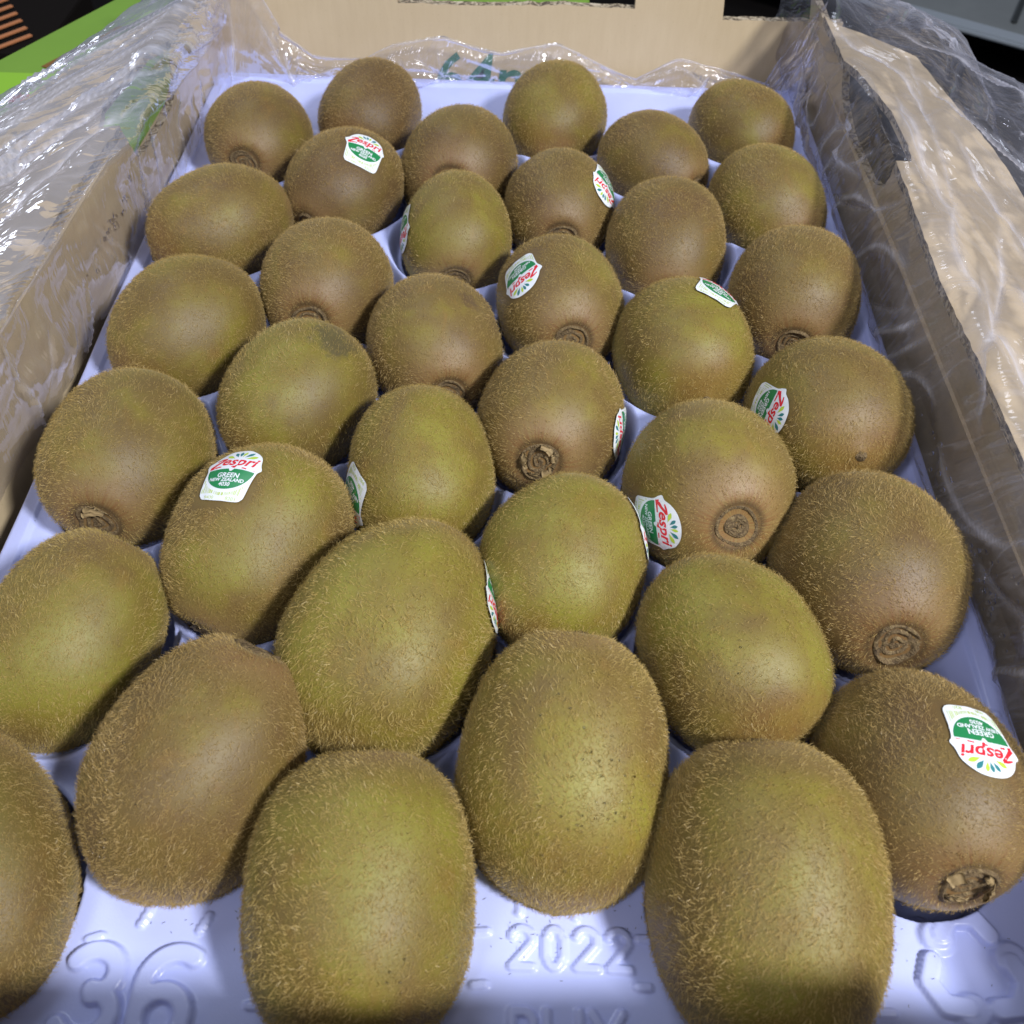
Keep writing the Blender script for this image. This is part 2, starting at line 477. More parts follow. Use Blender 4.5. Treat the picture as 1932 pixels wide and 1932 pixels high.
LABELS = {
    1: 'brown kiwifruit at the far left corner of the tray, nearest the green hand hole',
    2: 'rusty brown kiwifruit of the last row, second from the left, with no sticker',
    3: 'dull brown kiwifruit just in front of the gap between the two farthest middle ones',
    4: 'smooth olive kiwifruit of the last row that covers part of the green 64mm print',
    5: 'small brown kiwifruit between the last-row olive one and the far right corner one',
    6: 'small olive kiwifruit at the far right corner of the tray',
    7: 'brown kiwifruit with a tilted sticker near its top, farthest of the stickered ones',
    8: 'brown kiwifruit with a narrow sticker on its upper right side, second row from the back',
    9: 'yellowish brown kiwifruit at the right tray edge, second from the back, under the crumpled film',
    10: 'wide olive kiwifruit lying sideways at the left tray edge, second from the back',
    11: 'egg-shaped olive kiwifruit with a thin sticker wrapped round its left side',
    12: 'plain reddish brown kiwifruit behind the one whose sticker points to the right edge',
    13: 'orange brown kiwifruit with a stem scar at its lower edge, behind the blotched one',
    14: 'kiwifruit whose upside-down sticker sits high on its left shoulder, above the tray centre',
    15: 'tan kiwifruit at the right tray edge, third from the back, with a shaded right side',
    16: 'large olive kiwifruit at the left tray edge, third from the back',
    17: 'brown kiwifruit with a small dark spot on its upper right and a hidden stem scar',
    18: 'yellow green kiwifruit with a small sticker edge showing on its top right',
    19: 'dark green kiwifruit with a black blotch on top',
    20: 'tan kiwifruit with a large dry papery stem scar facing the viewer, in the tray centre',
    21: 'olive kiwifruit with a slanted sticker on its left and a rusty dent below',
    22: 'green brown kiwifruit at the left tray edge with a ring-shaped stem scar',
    23: 'slim yellow green kiwifruit with a folded sticker on its left edge',
    24: 'golden kiwifruit with a round button stem scar and a sideways sticker on its left',
    25: 'brown green kiwifruit with the upright readable sticker on its top',
    26: 'round bright green kiwifruit with a sticker edge on its right, behind the longest wet one',
    27: 'large brown kiwifruit with a coiled stem scar at the right tray edge',
    28: 'largest kiwifruit, pale olive with long pale hairs, with a sticker seen edge-on at right',
    29: 'hairy olive kiwifruit with a tiny pale nub, just behind the barrel-shaped one at right',
    30: 'green kiwifruit cut by the left picture edge, second from the front',
    31: 'egg-shaped orange brown kiwifruit with a wet matted tip above the embossed 36',
    32: 'long golden kiwifruit with wet beads and a matted tip above the embossed 2022',
    33: 'brown kiwifruit with an upside-down sticker and torn papery scar at the front right',
    34: 'barrel-shaped olive kiwifruit at the front between the embossed 36 and 2022',
    35: 'barrel-shaped tan kiwifruit at the front, right of the embossed 2022',
    36: 'kiwifruit at the front left corner with a wet green patch, cut by the picture edge',
}
STICKERS = {
    25: ((-0.0038, 0.0050, 0.0262), (0.22, 0.96, -0.11)),
    33: ((0.0068, 0.0003, 0.0257), (-0.02, -0.99, 0.12)),
    24: ((-0.0194, -0.0211, 0.0063), (0.62, -0.61, 0.50)),
    20: ((0.0240, -0.0085, 0.0035), (0.20, -0.84, 0.50)),
    21: ((-0.0246, -0.0080, 0.0105), (0.33, -0.88, 0.34)),
    23: ((-0.0201, -0.0148, 0.0053), (-0.19, -0.18, -0.97)),
    28: ((0.0285, 0.0110, 0.0050), (0.30, -0.90, 0.20)),
    26: ((0.0235, 0.0090, 0.0055), (0.28, -0.95, -0.12)),
    14: ((-0.0165, -0.0061, 0.0191), (0.25, -0.97, -0.00)),
    18: ((0.0110, 0.0076, 0.0223), (0.38, 0.81, -0.44)),
    11: ((-0.0222, -0.0060, 0.0068), (0.12, -0.85, -0.45)),
    8: ((0.0192, -0.0046, 0.0148), (-0.17, -0.99, 0.02)),
    7: ((0.0112, -0.0042, 0.0221), (0.10, 0.98, 0.17)),
}


def axis_of(k):
    az, el = rad(KIWIS[k][5]), rad(KIWIS[k][6])
    return np.array([math.sin(az) * math.cos(el), -math.cos(az) * math.cos(el), -math.sin(el)])


# ------------------------------------------------------------------ tray (height field)
ZT = -0.012


def seg_dist(X, Y, pts):
    D = np.full(X.shape, 1e9)
    for (x0, y0), (x1, y1) in zip(pts[:-1], pts[1:]):
        dx, dy = x1 - x0, y1 - y0
        L = dx * dx + dy * dy + 1e-12
        t = np.clip(((X - x0) * dx + (Y - y0) * dy) / L, 0, 1)
        D = np.minimum(D, np.hypot(X - x0 - t * dx, Y - y0 - t * dy))
    return D


def arc(cx, cy, rx, ry, a0, a1, n=14):
    return [(cx + rx * math.cos(rad(a0 + (a1 - a0) * i / n)), cy + ry * math.sin(rad(a0 + (a1 - a0) * i / n))) for i in range(n + 1)]


GLYPH = {
    '3': [arc(.5, .74, .42, .26, 150, -80) + arc(.5, .27, .5, .27, 85, -150)],
    '6': [arc(.62, .62, .5, .38, 60, 180) + [(.12, .3)] + arc(.5, .28, .38, .28, 180, -180, 24)],
    '2': [arc(.5, .72, .42, .28, 165, -30) + [(.08, .0), (.95, .0)]],
    '0': [arc(.5, .5, .38, .5, 90, 450, 26)],
    'P': [[(.1, 0), (.1, 1), (.5, 1)] + arc(.5, .76, .38, .24, 90, -90) + [(.1, .52)]],
    'L': [[(.1, 1), (.1, 0), (.8, 0)]],
    'I': [[(.3, 1), (.3, 0)]],
    'X': [[(.0, 1), (.9, 0)], [(.9, 1), (.0, 0)]],
}


def strokes(txt, x, y, w, h, pitch):
    out = []
    for i, ch in enumerate(txt):
        for s in GLYPH[ch]:
            out.append([(x + i * pitch + px * w, y + py * h) for px, py in s])
    return out


EMB = []   # (polyline, half width, height)
for s in strokes('3', -0.0955, -0.0295, 0.0130, 0.0190, 0): EMB.append((s, 0.0023, 0.0017))
for s in strokes('6', -0.0785, -0.0300, 0.0145, 0.0195, 0): EMB.append((s, 0.0023, 0.0017))
for s in strokes('2022', 0.0100, -0.0113, 0.0060, 0.0088, 0.0080): EMB.append((s, 0.0010, 0.0011))
for s in strokes('PL', 0.0105, -0.0320, 0.0065, 0.0110, 0.0082): EMB.append((s, 0.0011, 0.0011))
for s in strokes('I', 0.0252, -0.0320, 0.0065, 0.0110, 0): EMB.append((s, 0.0011, 0.0011))
for s in strokes('X', 0.0300, -0.0320, 0.0080, 0.0110, 0): EMB.append((s, 0.0011, 0.0011))
# recycling emblem: three bent arrows chasing round a triangle
rc = (0.1235, -0.0085)
for a in (90, 210, 330):
    p = [(rc[0] + 0.0125 * math.cos(rad(a + d)) * r, rc[1] + 0.0125 * math.sin(rad(a + d)) * r) for d, r in ((-38, .78), (-14, .98), (14, .98), (38, .78))]
    EMB.append((p, 0.0025, 0.0020))
    q = (rc[0] + 0.0125 * math.cos(rad(a + 44)) * .80, rc[1] + 0.0125 * math.sin(rad(a + 44)) * .80)
    EMB.append(([q, (q[0] + 0.0005, q[1])], 0.0040, 0.0015))
# little ribs round the pockets
for (x, y, a, L) in ((-0.0805, -0.0022, 70, .004), (-0.0655, -0.0035, 65, .004), (-0.0915, -0.0015 - .006, 20, .003), (-0.049, -0.0115, 5, .004), (-0.049, -0.0215, 5, .004),
                     (0.0125, 0.0025, 80, .003), (0.0265, 0.0018, 90, .003), (0.0435, -0.004, 0, .003), (0.0425, -0.0150, 0, .003), (0.0030, -0.0035, 5, .003), (0.0030, -0.0155, 5, .003),
                     (0.1010, -0.0075, 0, .0035), (0.1000, -0.0190, 0, .0035), (0.1225, 0.0075, 90, .003), (0.148, 0.060, 0, .004), (0.148, 0.128, 0, .004)):
    EMB.append(([(x - L / 2 * math.cos(rad(a)), y - L / 2 * math.sin(rad(a))), (x + L / 2 * math.cos(rad(a)), y + L / 2 * math.sin(rad(a)))], 0.0010, 0.0010))


def sstep(t):
    t = np.clip(t, 0, 1)
    return t * t * (3 - 2 * t)


def tray_z(X, Y):
    m = np.full(X.shape, 9.0)
    kz = np.zeros(X.shape)
    for k, (cx, cy, cz, rw, ra, az, el) in KIWIS.items():
        a = rad(az)
        ax = (math.sin(a), -math.cos(a))
        dx, dy = X - cx, Y - cy
        u = dx * ax[0] + dy * ax[1]
        v = -dx * ax[1] + dy * ax[0]
        rl = rw * ra * math.cos(rad(el)) + 0.0
        pf = 1.035 if k in (31, 32, 33) else 0.985
        m = np.minimum(m, np.hypot(u / (rl * pf), v / (rw * pf)))
    Z = np.full(X.shape, ZT)
    inner = sstep((X + 0.142) / 0.01) * sstep((0.140 - X) / 0.01) * sstep((Y - 0.030) / 0.015) * sstep((0.375 - Y) / 0.02)
    Z = Z + 0.0085 * sstep((m - 1.03) / 0.20) * inner
    # shallow rolling of the thermoformed sheet
    Z = Z + 0.0005 * np.sin(X * 95 + 1.2 * np.sin(Y * 40)) * np.cos(Y * 70)
    # embossing (fine sheet at the front)
    E = np.zeros(X.shape)
    for pts, hw, h in EMB:
        P = np.array(pts)
        pad = hw * 2.5
        msk = (X > P[:, 0].min() - pad) & (X < P[:, 0].max() + pad) & (Y > P[:, 1].min() - pad) & (Y < P[:, 1].max() + pad)
        if not msk.any(): continue
        d = seg_dist(X[msk], Y[msk], pts)
        E[msk] = np.maximum(E[msk], h * (1 - sstep((d - hw * 0.78) / (hw * 0.42))))
    Z = Z + E
    # raised margin step
    ed = np.minimum(np.minimum(X + 0.158, 0.156 - X), np.minimum(0.430 - Y, Y + 0.056))
    Z = Z + 0.0012 * sstep((0.0085 - ed) / 0.0012)
    Z = Z - 0.006 * np.clip(1 - ed / 0.0028, 0, 1) ** 2
    # pockets
    rim = sstep((0.995 - m) / 0.035)
    Z = Z - rim * (0.011 + 0.018 * np.sqrt(np.clip(1 - (m / 0.98) ** 2, 0, 1)))
    return Z


def tray_patch(x0, x1, y0, y1, step):
    nx = int(round((x1 - x0) / step)) + 1
    ny = int(round((y1 - y0) / step)) + 1
    xs = np.linspace(x0, x1, nx); ys = np.linspace(y0, y1, ny)
    return xs, ys


xs = np.linspace(-0.158, 0.156, 500)
ys = np.concatenate([np.arange(-0.056, -0.036, 0.001), np.arange(-0.036, 0.020, 0.00035), np.arange(0.020, 0.4305, 0.00085)])
ys[-1] = 0.430
X, Y = np.meshgrid(xs, ys, indexing='ij')
# rounded far corners
Z = tray_z(X, Y)
rc_ = 0.014
keep = np.ones(X.shape, bool)
for sx, ex in ((-1, -0.158), (1, 0.156)):
    cx, cy = ex - sx * rc_, 0.430 - rc_
    reg = ((X - cx) * sx > 0) & (Y > cy)
    keep &= ~(reg & (np.hypot(X - cx, Y - cy) > rc_ * 1.01))
V = np.stack([X, Y, Z], -1).reshape(-1, 3)
F = grid_faces(len(xs), len(ys))[:, ::-1]
kf = keep.reshape(-1)
F = F[kf[F].all(1)]
tray = link('fruit_tray', np_mesh('fruit_tray', V, F), TRAY)
tag(tray, 'lavender moulded plastic tray with fruit pockets and embossed 36, 2022 and PLIX', 'fruit tray')

# ------------------------------------------------------------------ carton
RZ = 0.036
Lrim = ([-0.10, 0.12, 0.19, 0.28, 0.39, 0.45], [-0.168, -0.166, -0.1625, -0.1535, -0.1495, -0.149])
Rrim = ([-0.10, 0.12, 0.20, 0.28, 0.35, 0.45], [0.156, 0.1545, 0.1520, 0.1550, 0.1510, 0.150])


def lrim(y): return float(np.interp(y, *Lrim))
def rrim(y): return float(np.interp(y, *Rrim))


def wallL(y, z):
    t = (RZ - z) / (RZ + 0.075)
    return (lrim(y) - 0.008 * min(1, t * 2.2), y, z)


def wallR(y, z):
    t = (RZ - z) / (RZ + 0.075)
    return (rrim(y) + 0.010 * min(1, t * 2.2), y, z)


def flapL(y, s):
    return (lrim(y) - s, y, RZ - 0.010 * (s / 0.06) ** 2 + 0.0015)


def flapR(y, s):
    return (rrim(y) + s, y, RZ + 0.0015 - 0.008 * (s / 0.06) ** 2)


carton = tag(empty('carton', (0, 0.19, -0.075)), 'brown corrugated cardboard fruit carton with hand holes, folded side flaps and green print inside', 'carton')
off = Vector((0, -0.19, 0.075))


def cpart(name, me, label=None, mats=(CARD, EDGE), parent=None):
    for m in mats: me.materials.append(m)
    o = link(name, me, None, parent or carton)
    if not parent: o.location = off
    if label: o['label'] = label
    return o


holeL_w = [(0.283, RZ - .0001), (0.297, 0.0155), (0.318, 0.0115), (0.345, 0.0125), (0.359, 0.018), (0.360, RZ - .0001)]
# side panels: outer boundary takes the notch of the hand hole
sideL = [(-0.06, -0.075), (0.436, -0.075), (0.436, RZ)] + holeL_w[::-1] + [(-0.06, RZ)]
cpart('side_panel', panel_mesh('side_panel', sideL, [], wallL, 0.0035, (1, 0, 0), 0.0003, 1))
holeR_w = [(0.276, RZ - .0001), (0.285, 0.020), (0.305, 0.0115), (0.340, 0.0130), (0.357, 0.022), (0.359, RZ - .0001)]
sideR = [(-0.06, -0.075), (0.436, -0.075), (0.436, RZ)] + holeR_w[::-1] + [(-0.06, RZ)]
cpart('side_panel', panel_mesh('side_panel', sideR, [], wallR, 0.0035, (-1, 0, 0), 0.0003, 2))
# flaps folded outwards
fl = [(-0.06, 0.0), (-0.06, 0.074), (0.24, 0.075), (0.300, 0.064), (0.405, 0.003), (0.405, 0.0), (0.360, 0.0), (0.345, 0.0085), (0.299, 0.0125), (0.281, 0.0080), (0.283, 0.0)]
cpart('top_flap', panel_mesh('top_flap', fl, [], flapL, 0.0035, (0, 0, 1), 0.0002, 3))
fr = [(-0.06, 0.0), (-0.06, 0.060), (0.22, 0.050), (0.300, 0.047), (0.372, 0.037), (0.396, 0.004), (0.405, 0.0), (0.359, 0.0), (0.350, 0.004), (0.305, 0.0105), (0.276, 0.0060), (0.276, 0.0)]
cpart('top_flap', panel_mesh('top_flap', fr, [], flapR, 0.0035, (0, 0, 1), 0.0002, 4))
# far end panel with stacking tab and slots
bz = 0.0255
back = [(-0.170, -0.075), (0.170, -0.075), (0.170, 0.022), (0.108, 0.0215), (0.1055, 0.055), (0.0640, 0.055), (0.0625, bz), (0.03, bz + .0005), (-0.02, bz - .001), (-0.0585, bz - .001), (-0.0590, 0.052), (-0.170, 0.050)]
bk = cpart('end_panel', panel_mesh('end_panel', back, [], lambda x, z: (x, 0.4345, z), 0.0045, (0, -1, 0), 0.00025, 5))
front = [(-0.170, -0.075), (0.170, -0.075), (0.170, 0.046), (0.118, 0.046), (0.117, 0.062), (0.088, 0.062), (0.086, 0.048), (0.050, 0.046), (-0.010, 0.046), (-0.170, 0.047)]


def front_map(x, z):
    # leans in over the tray
    y = -0.0580 + 0.0175 * max(0.0, min(1.2, (z + 0.03) / 0.075))
    return (x, y, z)


cpart('end_panel', panel_mesh('end_panel', front, [], front_map, 0.0045, (0, 1, 0), 0.0002, 6), 'low end panel leaning in over the tray')
cpart('base_panel', box_mesh('base_panel', -0.172, 0.172, -0.056, 0.434, -0.079, -0.0755), mats=(CARD,))


def text_mesh(body, size, shear=0.0, align='CENTER', spacing=1.0, bold=0.0):
    c = bpy.data.curves.new('t', 'FONT')
    c.body = body; c.size = size; c.shear = shear; c.align_x = align; c.space_character = spacing
    c.offset = bold
    c.resolution_u = 3
    o = bpy.data.objects.new('t', c)
    COL.objects.link(o)
    bpy.context.view_layer.update()
    dg = bpy.context.evaluated_depsgraph_get()
    me = bpy.data.meshes.new_from_object(o.evaluated_get(dg))
    V = np.array([v.co[:] for v in me.vertices]); F = [tuple(p.vertices) for p in me.polygons]
    bpy.data.objects.remove(o); bpy.data.curves.remove(c); bpy.data.meshes.remove(me)
    return V, F


V_, F_ = text_mesh('64mm', 0.036, 0.12, 'LEFT', 1.0, 0.0004)
me = bpy.data.meshes.new('printed_text')
V_ = [(x * 0.92 - 0.0425, 0.4342 - 0.0003, y - 0.0245) for x, y, z in V_]
me.from_pydata(V_, [], F_)
cpart('printed_text', me, 'green 64mm print half hidden behind the tray edge', (INK_GREEN,))

# ------------------------------------------------------------------ kiwifruit shapes
NTHETA, NPHI = 110, 120


class Shape:
    def __init__(self, seed, n, taper, oval, lump=0.020, dimple=0.050):
        r = np.random.RandomState(seed)
        self.n, self.taper, self.oval, self.dimple = n, taper, oval, dimple
        self.w = r.normal(0, 1.5, (10, 3)); self.p = r.uniform(0, 6.28, 10); self.a = r.uniform(.4, 1, 10) * lump / 2.2

    def rad(self, d):
        s2 = d[:, 0] ** 2 + (d[:, 1] / self.oval) ** 2
        s = np.sqrt(s2) * (1 + self.taper * d[:, 2])
        c = np.abs(d[:, 2])
        r = (s ** self.n + c ** self.n + 1e-9) ** (-1 / self.n)
        L = np.zeros(len(d))
        for w, p, a in zip(self.w, self.p, self.a):
            L += a * np.sin(d @ (w * 1.6) + p)
        th = np.arccos(np.clip(d[:, 2], -1, 1))
        r = r * (1 + L)
        r *= 1 - self.dimple * np.exp(-(th / 0.26) ** 4) + 0.012 * np.exp(-((th - 0.42) / 0.12) ** 2)
        r *= 1 + 0.030 * np.exp(-((math.pi - th) / 0.13) ** 2)
        return r

    def surf(self, d, eps=0.0):
        d = d / np.linalg.norm(d, axis=1, keepdims=True)
        return d * (self.rad(d) + eps)[:, None]


SHAPES = [Shape(1, 2.10, 0.00, 0.97), Shape(2, 2.15, 0.03, 0.95), Shape(3, 2.10, -0.03, 0.97), Shape(4, 2.05, 0.02, 0.98),
          Shape(5, 2.20, 0.05, 0.96), Shape(6, 2.15, 0.08, 0.97), Shape(7, 2.45, -0.03, 0.97)]


def skin_mesh(S):
    th = np.linspace(0.0, math.pi, NTHETA) + 0
    th[0] = 1e-3; th[-1] = math.pi - 1e-3
    ph = np.arange(NPHI) * 2 * math.pi / NPHI
    T, P = np.meshgrid(th, ph, indexing='ij')
    d = np.stack([np.sin(T) * np.cos(P), np.sin(T) * np.sin(P), np.cos(T)], -1).reshape(-1, 3)
    V = S.surf(d)
    return np_mesh('kiwi_skin', V, grid_faces(NTHETA, NPHI, True)[:, ::-1] if False else grid_faces(NTHETA, NPHI, True))


def fuzz_arrays(S, seed, N=32000, hl=1.0):
    r = np.random.RandomState(seed)
    d = r.normal(0, 1, (int(N * 1.25), 3)); d /= np.linalg.norm(d, axis=1, keepdims=True)
    # patchy cover
    w = r.normal(0, 2.2, (8, 3)); p = r.uniform(0, 6.28, 8)
    f = sum(np.sin(d @ w[i] + p[i]) for i in range(8)) / 8
    keep = r.rand(len(d)) < np.clip(0.80 + 0.9 * f, 0.30, 1)
    keep &= np.arccos(np.clip(d[:, 2], -1, 1)) > 0.25
    d = d[keep][:N]
    n_ = len(d)
    base = S.surf(d)
    # normal by finite differences
    z = np.array([0, 0, 1.0])
    t1 = np.cross(d, z); t1 /= np.linalg.norm(t1, axis=1, keepdims=True)
    t2 = np.cross(d, t1)
    e = 0.02
    a = S.surf(d + t1 * e) - S.surf(d - t1 * e)
    b = S.surf(d + t2 * e) - S.surf(d - t2 * e)
    nr = np.cross(a, b); nr /= np.linalg.norm(nr, axis=1, keepdims=True)
    nr *= np.sign((nr * d).sum(1))[:, None]
    # comb direction: along the fruit away from the stem, turned by a smooth field, random spread
    w2 = r.normal(0, 2.5, (6, 3)); p2 = r.uniform(0, 6.28, 6)
    ang = sum(np.sin(d @ w2[i] + p2[i]) for i in range(6)) * 0.9 + r.normal(0, 1.0, n_)
    thp = np.arccos(np.clip(d[:, 2], -1, 1))
    ang *= 0.15 + 0.85 * np.clip((thp - 0.3) / 0.8, 0, 1)
    tang = -t2 if False else t2
    # t2 direction sign: make it point away from +Z pole
    sgn = -np.sign(t2[:, 2:3]); tang = t2 * sgn
    side = np.cross(nr, tang)
    dirt = tang * np.cos(ang)[:, None] + side * np.sin(ang)[:, None]
    long_ = r.rand(n_) < 0.32
    L = np.where(long_, r.uniform(.034, .064, n_), r.uniform(.014, .034, n_))
    L = L * hl
    edge = np.arccos(np.clip(d[:, 2], -1, 1))
    L *= np.where(edge < 0.6, 0.8, 1.0)
    up = np.where(long_, r.uniform(.55, 1.6, n_), r.uniform(.35, 1.1, n_))
    wd = np.where(long_, r.uniform(.0014, .0024, n_), r.uniform(.0011, .0018, n_))
    d1 = nr * up[:, None] + dirt
    d1 /= np.linalg.norm(d1, axis=1, keepdims=True)
    d2 = nr * (up * r.uniform(-.5, .6, n_))[:, None] + dirt + side * r.normal(0, .6, n_)[:, None]
    d2 /= np.linalg.norm(d2, axis=1, keepdims=True)
    rt = r.normal(0, 1, (n_, 3))
    wv = np.cross(d1, rt); wv /= np.linalg.norm(wv, axis=1, keepdims=True)
    wv *= wd[:, None]
    p0 = base - nr * 0.002
    p1 = p0 + d1 * (L * 0.55)[:, None]
    p2_ = p1 + d2 * (L * 0.45)[:, None]
    V = np.stack([p0 - wv, p0 + wv, p1 + wv * .8, p1 - wv * .8, p2_], 1)
    return V, d


def fuzz_mesh(V):
    n_ = len(V)
    i = np.arange(n_)[:, None] * 5
    T = np.concatenate([i + [0, 1, 2], i + [0, 2, 3], i + [3, 2, 4]], 1).reshape(-1, 3)
    return np_mesh('fuzz', V.reshape(-1, 3), T, smooth=False)


FZ = [fuzz_arrays(S, 100 + i, 46000 if i in (4, 5, 6) else 38000, {1: 1.35, 4: 1.3, 5: 1.4, 6: 1.35, 2: 1.3}.get(i, 1.25)) for i, S in enumerate(SHAPES)]
SK_ME = [skin_mesh(S) for S in SHAPES]
FZ_ME = [fuzz_mesh(f[0]) for f in FZ]
for m in SK_ME: m.materials.append(SKIN)
for m in FZ_ME: m.materials.append(FUZZ)


def stem_parts(S, seed, style):
    """ring scar + curled papery sepals, in unit coordinates round +Z"""
    r = np.random.RandomState(seed)
    zc = float(S.rad(np.array([[0, 0, 1.0]]))[0])
    # lathe profile with concentric rings, noisy
    pr = [(0.0, .012), (.022, .018), (.034, .002), (.050, .004), (.066, .022), (.080, .024), (.090, .004), (.104, .002), (.118, .024), (.134, .028), (.144, .008), (.158, .006), (.174, .026), (.190, .018), (.21, -.02)]
    if style == 'button':
        pr = [(0.0, .026), (.014, .028), (.024, .010), (.036, .030), (.07, .040), (.105, .038), (.116, .030), (.122, -.012), (.150, -.014), (.160, .012), (.182, .014), (.21, -.02)]
    nph = 64
    nr_ = 30
    R1 = 0.262 if style != 'button' else 0.25
    V = []
    turns = r.uniform(2.6, 3.6); ph0 = r.uniform(0, 6.28); ecc = r.uniform(.86, 1.0); tw = r.choice([-1, 1])
    for i in range(nr_):
        t = i / (nr_ - 1)
        for j in range(nph):
            a = 2 * math.pi * j / nph
            wob = 1 + 0.07 * math.sin(2 * a + seed) + 0.04 * math.sin(3 * a + seed * 2)
            q = t * R1 * wob
            if style == 'button':
                h = .020 if t < .58 else (-.020 if t < .80 else .012)
                h += -.014 * math.exp(-((t - .16) / .05) ** 2) + .006 * math.exp(-((t - .42) / .05) ** 2)
                h += .006 * math.sin(3 * a + seed)
            else:
                h = (.010 + .006 * math.sin(2 * a + seed * 1.7)) * math.sin(2 * math.pi * (turns * t ** .85 + tw * a / (2 * math.pi)) + ph0 + .7 * math.sin(3 * a + seed)) * min(1, t * 4) + .008
                h += .016 * math.exp(-((t - .86) / .07) ** 2) * (1 + .6 * math.sin(2 * a + seed))
                h += .010 * math.sin(5 * a + 9 * t + seed) * t * .5
            h += r.normal(0, .0022)
            if i == nr_ - 1: h = -.03
            x_, y_ = q * math.cos(a), q * math.sin(a) * ecc
            V.append((x_, y_, 0.0, h))
    A = np.array(V)
    dirs = np.stack([A[:, 0], A[:, 1], np.full(len(A), zc)], 1)
    P = S.surf(dirs)
    P[:, 2] += A[:, 3] - 0.004
    V = P
    pr = [0] * nr_
    me1 = np_mesh('stem_scar', np.array(V), grid_faces(len(pr), nph, True))
    fl = []
    for k in range({20: 6, 33: 6, 22: 3, 25: 4}.get(seed, 0)):
        a0 = r.uniform(0, 6.28); wdt = r.uniform(.5, 1.1); rr = r.uniform(.20, .27)
        P = []
        n1, n2 = 4, 6
        curl = r.uniform(-.05, .06)
        for i in range(n1):
            for j in range(n2):
                a = a0 + wdt * (j / (n2 - 1) - .5)
                t = i / (n1 - 1)
                q = rr - t * r.uniform(.05, .08)
                P.append((q * math.cos(a), q * math.sin(a), zc + .024 + .030 * math.sin(t * 2.4) + curl * t + r.normal(0, .011)))
        P = np.array(P)
        Q = P - np.array([0, 0, .008])
        fc = grid_faces(n1, n2)
        ring = [j for j in range(n2)] + [(i + 1) * n2 - 1 for i in range(1, n1)] + [(n1 - 1) * n2 + j for j in range(n2 - 2, -1, -1)] + [i * n2 for i in range(n1 - 2, 0, -1)]
        N = n1 * n2
        sides = np.array([(ring[i], ring[(i + 1) % len(ring)], ring[(i + 1) % len(ring)] + N, ring[i] + N) for i in range(len(ring))])
        fl.append(np_mesh('sepal', np.concatenate([P, Q]), np.concatenate([fc, fc[:, ::-1] + N, sides]), smooth=True))
    return me1, fl


def nub_mesh(S, seed):
    r = np.random.RandomState(seed)
    zc = float(S.rad(np.array([[0, 0, -1.0]]))[0])
    V = []
    pr = [(0.0, .030), (.02, .030), (.040, .020), (.06, .008), (.075, -.02)]
    for (ra, h) in pr:
        for j in range(16):
            a = 2 * math.pi * j / 16
            V.append((ra * math.cos(a) * (1 + r.normal(0, .1)), ra * math.sin(a) * (1 + r.normal(0, .1)), -(zc + h + r.normal(0, .005))))
    me = np_mesh('blossom_end', np.array(V), grid_faces(len(pr), 16, True)[:, ::-1])
    return me


# ------------------------------------------------------------------ sticker artwork in millimetres
def fan(outline, centre, rings=7):
    O = np.array(outline, float); c = np.array(centre, float)
    n = len(O)
    V = [c]
    for k in range(1, rings + 1):
        V += list(c + (O - c) * k / rings)
    F = [(0, 1 + j, 1 + (j + 1) % n) for j in range(n)]
    for k in range(1, rings):
        a = 1 + (k - 1) * n; b = 1 + k * n
        for j in range(n):
            j2 = (j + 1) % n
            F += [(a + j, b + j, b + j2), (a + j, b + j2, a + j2)]
    return np.array(V), F


def bez(pts, n=6):
    """smooth closed outline through points (Catmull-Rom)"""
    P = np.array(pts, float); m = len(P); out = []
    for i in range(m):
        p0, p1, p2, p3 = P[i - 1], P[i], P[(i + 1) % m], P[(i + 2) % m]
        for k in range(n):
            t = k / n
            out.append(0.5 * ((2 * p1) + (-p0 + p2) * t + (2 * p0 - 5 * p1 + 4 * p2 - p3) * t * t + (-p0 + 3 * p1 - 3 * p2 + p3) * t ** 3))
    return out


def ribbon(pts, w):
    P = np.array(pts, float)
    if np.isscalar(w): w = [w] * len(P)
    V = []; F = []
    for i in range(len(P)):
        t = P[min(i + 1, len(P) - 1)] - P[max(i - 1, 0)]
        n = np.array([-t[1], t[0]]); n /= np.linalg.norm(n) + 1e-9
        V += [P[i] + n * w[i] / 2, P[i] - n * w[i] / 2]
    for i in range(len(P) - 1):
        F += [(2 * i, 2 * i + 1, 2 * i + 3), (2 * i, 2 * i + 3, 2 * i + 2)]
    return np.array(V), F


def join(parts):
    V = []; F = []; o = 0
    for v, f in parts:
        V.append(np.array(v)[:, :2]); F += [tuple(i + o for i in q) for q in f]; o += len(v)
    return np.concatenate(V), F


def tmesh(body, size, x, y, sx=1.0, shear=0.0, bold=0.0):
    V, F = text_mesh(body, size, shear, 'CENTER', 1.0, bold)
    V = V[:, :2] * np.array([sx, 1.0]) + np.array([x, y])
    return V, F


